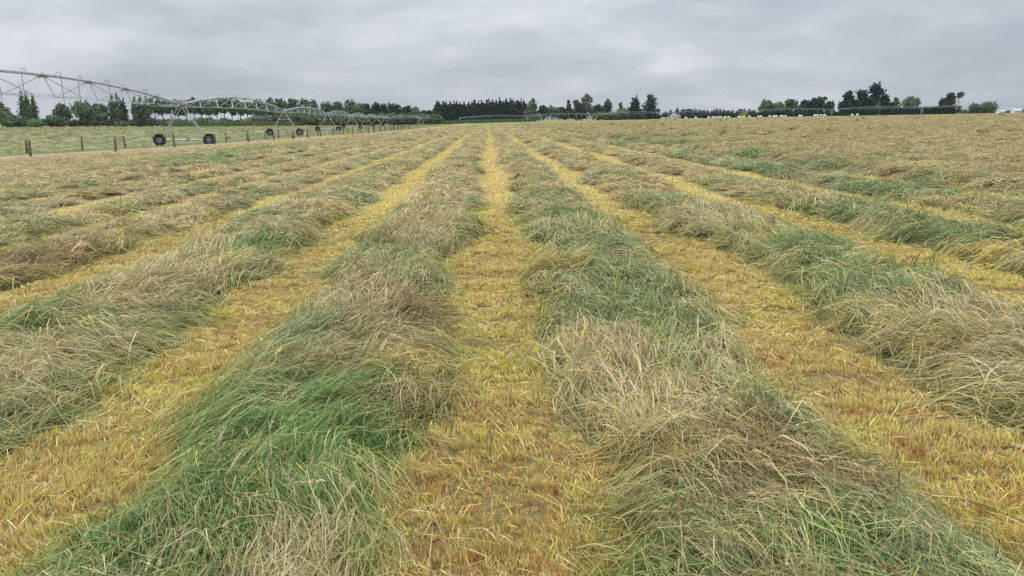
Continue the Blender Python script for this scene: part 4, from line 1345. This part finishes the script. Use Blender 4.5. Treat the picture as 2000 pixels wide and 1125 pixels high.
# right of the shed
for px, top, w, kd, lm in [(1299, 219, 16, 'broad', 'leaf_pine'), (1309, 214, 6, 'conifer', 'leaf_conifer'), (1322, 211, 9, 'conifer', 'leaf_conifer'), (1333, 213, 12, 'broad', 'leaf_pine'), (1345, 212, 12, 'broad', 'leaf_conifer')]:
    tree('tree', {1299: 'small round tree just right of the broad cypress', 1309: 'tiny conifer spike above the grey shed', 1322: 'pointed conifer directly behind the grey shed', 1333: 'dull tree just right of the shed conifer', 1345: 'round dark tree two right of the shed conifer'}[px], px, 680, top, w, kd, lm)
for k, px in enumerate(range(1350, 1478, 8)):
    tree('distant_tree', 'hazy bluish tree in the distant line right of the shed', px, 1050 + (k * 53) % 60, 212 + (k * 7) % 6, 12, 'conifer' if k % 3 else 'broad', 'leaf_pine', group='distant hazy tree line', density=0.4, leaf=1.1)
for k, px in enumerate(range(1320, 1480, 20)):
    tree('dark_tree', ORD[k] + ' from the left of the low dark trees below the distant hazy line', px, 600, 221 + (k * 3) % 5, 24, 'shrub', 'leaf_hedge', group='low dark line behind the bales')
tree('golden_tree', 'small yellow-green tree above the white bales', 1455, 580, 218, 14, 'shrub', 'leaf_yellow')
for px, top, w, nm in [(1493, 194, 26, 'broad tree with a rounded peak at the left of the middle-right group'), (1516, 200, 30, 'lower broad tree in the middle of the middle-right group'), (1543, 192, 26, 'tall broad tree on the right of the middle-right group')]:
    tree('broad_tree', nm, px, 560, top, w, 'broad', 'leaf_broad' if px != 1516 else 'leaf_poplar', density=1.2)
tree('conifer', 'thin spike conifer beside the middle-right broad trees', 1554, 562, 195, 6, 'conifer', 'leaf_pine')
for px, top, w, kd, nm in [(1569, 195, 26, 'pine', 'dark pine on the left of the four-pine group'), (1587, 191, 24, 'pine', 'tallest dark pine of the four-pine group'), (1603, 192, 24, 'gum', 'open airy pine with sky showing through its crown'), (1617, 198, 16, 'pine', 'shorter pine right of the airy pine'), (1624, 195, 8, 'conifer', 'thin pine spike at the right end of the four-pine group')]:
    tree('pine_tree', nm, px, 560, top, w, kd, 'leaf_pine')
for k, px in enumerate(range(1485, 1640, 17)):
    tree('shrub', ORD[k] + ' from the left of the dark undergrowth bushes below the middle-right trees', px, 555, 219 - (k % 3), 26, 'shrub', 'leaf_hedge', group='undergrowth below middle-right trees')
for px, top, w, nm in [(1654, 177, 32, 'dark cypress on the left shoulder of the biggest right-hand clump'), (1676, 176, 40, 'broad dark cypress in the middle of the biggest right-hand clump'), (1706, 165, 44, 'tallest dark cypress of the biggest right-hand clump'), (1724, 186, 28, 'shorter dark cypress on the right of the biggest clump')]:
    tree('cypress_tree', nm, px, 520, top, w, 'pine', 'leaf_conifer', density=1.5)
for k, px in enumerate((1648, 1665, 1684, 1700, 1718, 1730)):
    tree('dark_bush', ORD[k] + ' from the left of six dark bushes in the biggest right-hand clump', px, 516, 194 + (k * 7) % 9, 30, 'shrub', 'leaf_conifer', group='bushes in the biggest clump')
tree('conifer', 'small paler conifer in front of the biggest right-hand clump', 1713, 508, 199, 12, 'conifer', 'leaf_poplar')
tree('broad_tree', 'narrow upright green tree right of the biggest clump', 1746, 520, 189, 18, 'poplar', 'leaf_broad')
tree('broad_tree', 'light green broad tree with spiky top above the clipped hedge', 1775, 520, 187, 38, 'broad', 'leaf_shrub', density=1.3)
tree('pine_tree', 'dark pine rising from the right end of the clipped hedge', 1847, 500, 181, 32, 'pine', 'leaf_pine', density=1.3)
tree('gum_tree', 'tall thin gum with bare pale trunk and small top tuft', 1869, 495, 179, 18, 'bare_gum', 'leaf_grey', bark='palebark', leaf=0.45)
for px, top, w in [(1903, 200, 22), (1918, 198, 24), (1933, 198, 24)]:
    tree('clipped_tree', {1903: 'left', 1918: 'middle', 1933: 'right'}[px] + ' dome of the three rounded clipped trees beside the thin gum', px, 480, top, w, 'shrub', 'leaf_broad', group='three rounded clipped trees', density=1.5, leaf=0.5)
for k, px in enumerate(range(1868, 2010, 14)):
    tree('distant_tree', 'far-off bluish tree on the skyline at the right edge', px, 1300, 213 + (k * 5) % 4, 20, 'shrub', 'leaf_pine', group='skyline trees at the right edge', density=0.4, leaf=1.3)

# clipped hedge on the right
def hedge(name, label, x0px, x1px, d0, d1, h0, h1, thick, mat):
    r = np.random.default_rng(5)
    n = 60
    xa, xb = at_x(x0px, d0, 225), at_x(x1px, d1, 225)
    root = empty(name, (xa, d0, tz(xa, d0)), label, 'hedge')
    V, Q = [], []
    prof = [(-1, 0), (-1.02, 0.5), (-0.97, 0.97), (-0.6, 1.0), (0.6, 1.0), (0.97, 0.97), (1, 0)]
    for k in range(n + 1):
        t = k / n
        x, y = xa + (xb - xa) * t, d0 + (d1 - d0) * t
        h = h0 + (h1 - h0) * t
        for a, b in prof:
            V.append((x + r.normal(0, .05), y + a * thick / 2 + r.normal(0, .12), tz(x, y) + b * h + (r.normal(0, .10) if b else -0.1)))
    m = len(prof)
    for k in range(n):
        for j in range(m - 1):
            Q.append((k * m + j, (k + 1) * m + j, (k + 1) * m + j + 1, k * m + j + 1))
    Q0 = np.array(Q)
    # leaf sprays on its faces
    nl = 9000
    t = r.random(nl); u = r.random(nl)
    face = r.random(nl) < 0.6
    x = xa + (xb - xa) * t; y = d0 + (d1 - d0) * t
    h = h0 + (h1 - h0) * t
    yy = np.where(face, -thick / 2 + r.normal(0, .12, nl), (u - .5) * thick)
    zz = np.where(face, u * h, h + r.normal(0, .10, nl))
    p = np.stack([x, y + yy, T(x, y) + zz], 1)
    a = r.normal(0, 1, (nl, 3, 3)) * 0.24
    P3 = (p[:, None, :] + a).reshape(-1, 3)
    co = np.concatenate([np.array(V), P3]) - np.array(root.location)
    tr = np.arange(nl * 3).reshape(-1, 3) + len(V)
    obj('foliage', mesh_np('foliage', co, Q0, tr), mat, root)
    return root
hedge('hedge', 'long clipped dark hedge below the pine at the right', 1640, 1862, 512, 498, 3.2, 5.2, 3.0, M['leaf_hedge'])

# green crop band
def crop_band(label, xa_px, xb_px, d0a, d0b, depth, h):
    r = np.random.default_rng(11)
    nx, ny = 260, 8
    t = np.linspace(0, 1, nx)
    xa, xb = at_x(xa_px, d0a, 240), at_x(xb_px, d0b, 240)
    X = np.repeat((xa + (xb - xa) * t)[None, :], ny + 1, 0)
    Yf = d0a + (d0b - d0a) * t
    dep = np.concatenate([[0], np.linspace(0, 1, ny)]) * depth
    Y = Yf[None, :] + dep[:, None] + r.normal(0, 0.25, X.shape)
    Z = T(X, Y) + h * (0.88 + 0.16 * r.random(X.shape))
    Z[0] = T(X[0], Y[0]) - 0.1
    co = np.stack([X.ravel(), Y.ravel(), Z.ravel()], 1)
    idx = np.arange((ny + 1) * nx).reshape(ny + 1, nx)
    q = np.stack([idx[:-1, :-1].ravel(), idx[:-1, 1:].ravel(), idx[1:, 1:].ravel(), idx[1:, :-1].ravel()], 1)
    nl = 14000
    tt = r.random(nl); dd = r.random(nl) ** 2.2 * depth
    x = xa + (xb - xa) * tt + r.normal(0, .2, nl); y = d0a + (d0b - d0a) * tt + dd
    z = T(x, y) + np.where(dd < 3, r.random(nl), 0.75 + 0.25 * r.random(nl)) * h
    P3 = (np.stack([x, y, z], 1)[:, None, :] + r.normal(0, 1, (nl, 3, 3)) * np.array([0.16, 0.16, 0.34])).reshape(-1, 3)
    tr = np.arange(nl * 3).reshape(-1, 3) + len(co)
    o = obj('maize_crop', mesh_np('maize_crop', np.concatenate([co, P3]), q, tr), M['crop'])
    tag(o, label, 'crop', None, 'stuff')
crop_band('band of tall green maize crop between the pasture and the trees', 330, 1042, 405, 585, 22, 2.3)

# ------------------------------------------------------------------ bales, shed, cars, houses
bx = [1340, 1359, 1384, 1392, 1398, 1404, 1408, 1416, 1423, 1443, 1446, 1453, 1464, 1481, 1486, 1503, 1511, 1516, 1525, 1528, 1534, 1561, 1565, 1591, 1596, 1603, 1610, 1664, 1674]
r = random.Random(3)
bale_me = None
for px in bx:
    d = 430 + r.uniform(-6, 26)
    x = at_x(px, d, 232); z = tz(x, d)
    if bale_me is None:
        b = MB()
        R_, W_ = 0.66, 1.25
        b.lathe([(0.0, -W_ / 2), (R_ * 0.8, -W_ / 2 + 0.0), (R_ * 0.96, -W_ / 2 + 0.07), (R_, -W_ / 2 + 0.2), (R_ * 1.01, 0), (R_, W_ / 2 - 0.2), (R_ * 0.96, W_ / 2 - 0.07), (R_ * 0.8, W_ / 2), (0, W_ / 2)], (0, 0, R_ * 0.97), (1, 0, 0), 14)
        o = b.build('hay_bale', M['white'], None, True); bale_me = o.data
    else:
        o = obj('hay_bale', bale_me)
    o.location = (x, d, z); o.rotation_euler = (0, 0, r.uniform(0, pi))
    tag(o, 'small white wrapped hay bale in the scattered line on the far paddock', 'bale', 'white wrapped bales')
def shed():
    d = 520.0
    xa, xb = at_x(1313, d, 232), at_x(1329, d, 232)
    w = xb - xa; x = (xa + xb) / 2; z = tz(x, d)
    root = empty('farm_shed', (x, d, z), 'small pale grey farm shed with low gable roof beside the far cypress', 'shed')
    h = 2.6
    b = MB(); b.box((x, d + 3, z + h / 2), (w, 6, h)); b.build('wall', M['shed'], root)
    b = MB(); rp = [(-w / 2 - .25, h), (0, h + 1.0), (w / 2 + .25, h)]
    for y0, y1 in ((d - .3, d + 6.3),):
        vs = [(x + a, y, z + c + dz) for y in (y0, y1) for a, c in rp for dz in (0.004, 0.14)]
        b.add(vs, [(1, 3, 9, 7), (3, 5, 11, 9), (0, 6, 8, 2), (2, 8, 10, 4), (0, 2, 3, 1), (2, 4, 5, 3), (6, 7, 9, 8), (8, 9, 11, 10), (0, 1, 7, 6), (4, 10, 11, 5)])
    b.build('roof', M['shedroof'], root)
    b = MB(); b.add([(x - w / 2, d + .01, z + h), (x + w / 2, d + .01, z + h), (x, d + .01, z + h + 0.98)], [(0, 1, 2)]); b.build('gable', M['shed'], root)
    b = MB(); b.box((x - w * .18, d - .03, z + 1.1), (w * .32, .06, 2.2)); b.build('door', M['shedroof'], root)
    b = MB(); b.box((x + w * .28, d - .03, z + 1.4), (w * .16, .06, .8)); b.build('window', M['dark'], root)
shed()
def car(px, label, d=505.0):
    x = at_x(px, d, 232); z = tz(x, d)
    root = empty('parked_car', (x, d, z), label, 'car')
    prof = [(-2.1, .35), (-2.1, .85), (-1.3, .98), (-.7, 1.5), (.9, 1.5), (1.6, 1.0), (2.1, .9), (2.1, .35)]
    vs = [(x + a, d + s * .85 * (0.8 if c > 1.2 else 1), z + c) for s in (-1, 1) for a, c in prof]
    n = len(prof)
    b = MB(); b.add(vs, [tuple(range(n - 1, -1, -1)), tuple(range(n, 2 * n))] + [(k, (k + 1) % n, n + (k + 1) % n, n + k) for k in range(n)])
    b.build('body', M['white'], root)
    for a in (-1.35, 1.35):
        for s in (-1, 1):
            b = MB(); b.lathe([(0, -.1), (.32, -.1), (.34, 0), (.32, .1), (0, .1)], (x + a, d + s * .82, z + .34), (0, 1, 0), 12); b.build('wheel', M['tyre'], root)
    b = MB(); b.box((x + .1, d - .80, z + 1.2), (1.5, .05, .4)); b.build('window', M['dark'], root)
car(1296, 'white parked car nearer the broad cypress, left of the shed')
car(1306, 'white parked car between the other car and the grey shed')
def house(px, d, w, h, label):
    x = at_x(px, d, 217); z = tz(x, d)
    root = empty('farmhouse', (x, d, z), label, 'house')
    b = MB(); b.box((x, d + 4, z + h / 2), (w, 8, h)); b.build('wall', M['white'], root)
    b = MB()
    b.add([(x - w / 2 - .4, d - .4, z + h + .01), (x + w / 2 + .4, d - .4, z + h + .01), (x + w / 2 + .4, d + 8.4, z + h + .01), (x - w / 2 - .4, d + 8.4, z + h + .01), (x - w / 2, d + 4, z + h + 2), (x + w / 2, d + 4, z + h + 2)],
          [(0, 1, 5, 4), (2, 3, 4, 5), (0, 4, 3), (1, 2, 5), (0, 3, 2, 1)])
    b.build('roof', M['shed'], root)
    for s in (-.3, .05, .3):
        b = MB(); b.box((x + s * w, d - .03, z + h * .55), (w * .12, .06, h * .4)); b.build('window', M['dark'], root)
house(1989, 900, 9, 3.4, 'white farmhouse low on the skyline at the right edge')
house(1958, 1000, 8, 3.0, 'small pale building left of the skyline farmhouse')

# low hills behind everything on the right
def hills():
    n = 90
    xs = np.linspace(-2500, 5200, n)
    V, Q = [], []
    hh = 8 + 16 * fbm(xs / 900, 0 * xs, 31, 3) * sstep(-500, 2500, xs)
    for k in range(n):
        zb = float(T(xs[k], 3900.0))
        V += [(xs[k], 3600, zb - 4), (xs[k], 3900, zb + hh[k] * .75), (xs[k], 4200, zb + hh[k]), (xs[k], 5200, zb - 4)]
    for k in range(n - 1):
        for j in range(3):
            Q.append((k * 4 + j, (k + 1) * 4 + j, (k + 1) * 4 + j + 1, k * 4 + j + 1))
    tag(obj('hills', mesh_np('hills', np.array(V), np.array(Q), smooth=True), M['hill']), 'low blue-green hills along the horizon', None, None, 'structure')
hills()
# rust-brown dock weed by the near fence
def weed(px, label, off, h):
    y = px_track(px, off); x = float(track_x(y)) + off; z = tz(x, y)
    root = empty('dock_weed', (x, y, z), label, 'weed')
    r = np.random.default_rng(int(px))
    n = 40
    a = r.uniform(0, 6.28, n); L = h * r.uniform(.5, 1, n); le = r.uniform(.1, .7, n)
    ts = np.array([0, .5, 1.0])
    d = np.stack([np.sin(le) * np.cos(a), np.sin(le) * np.sin(a), np.cos(le)], 1)
    P = d[:, None, :] * (L[:, None] * ts)[..., None]
    v, q, t, nv = ribbons(P, np.full(n, .05), twist=r.normal(0, 1, n))
    me = mesh_np('stalks', v, q, t); set_attr(me, 'Col', np.repeat(np.array([[.20, .09, .04]]) * r.uniform(.7, 1.3, (n, 1)), nv, 0))
    obj('stalks', me, M['blade'], root)
weed(573, 'rust-brown dock weed standing in the dry grass by the near fence', 2.0, 0.7)

# ------------------------------------------------------------------ air
def haze():
    b = MB(); b.box((0, 3500, 15.5), (19000, 12000, 43))
    m, nt = new_mat('haze_air')
    v = N(nt, 'ShaderNodeVolumePrincipled')
    v.inputs['Color'].default_value = (0.80, 0.88, 0.97, 1); v.inputs['Density'].default_value = 0.00006
    v.inputs['Anisotropy'].default_value = 0.0
    o = N(nt, 'ShaderNodeOutputMaterial'); nt.links.new(v.outputs[0], o.inputs['Volume'])
    tag(b.build('haze', m), 'thin pale haze over the farmland', 'haze', None, 'stuff')
haze()
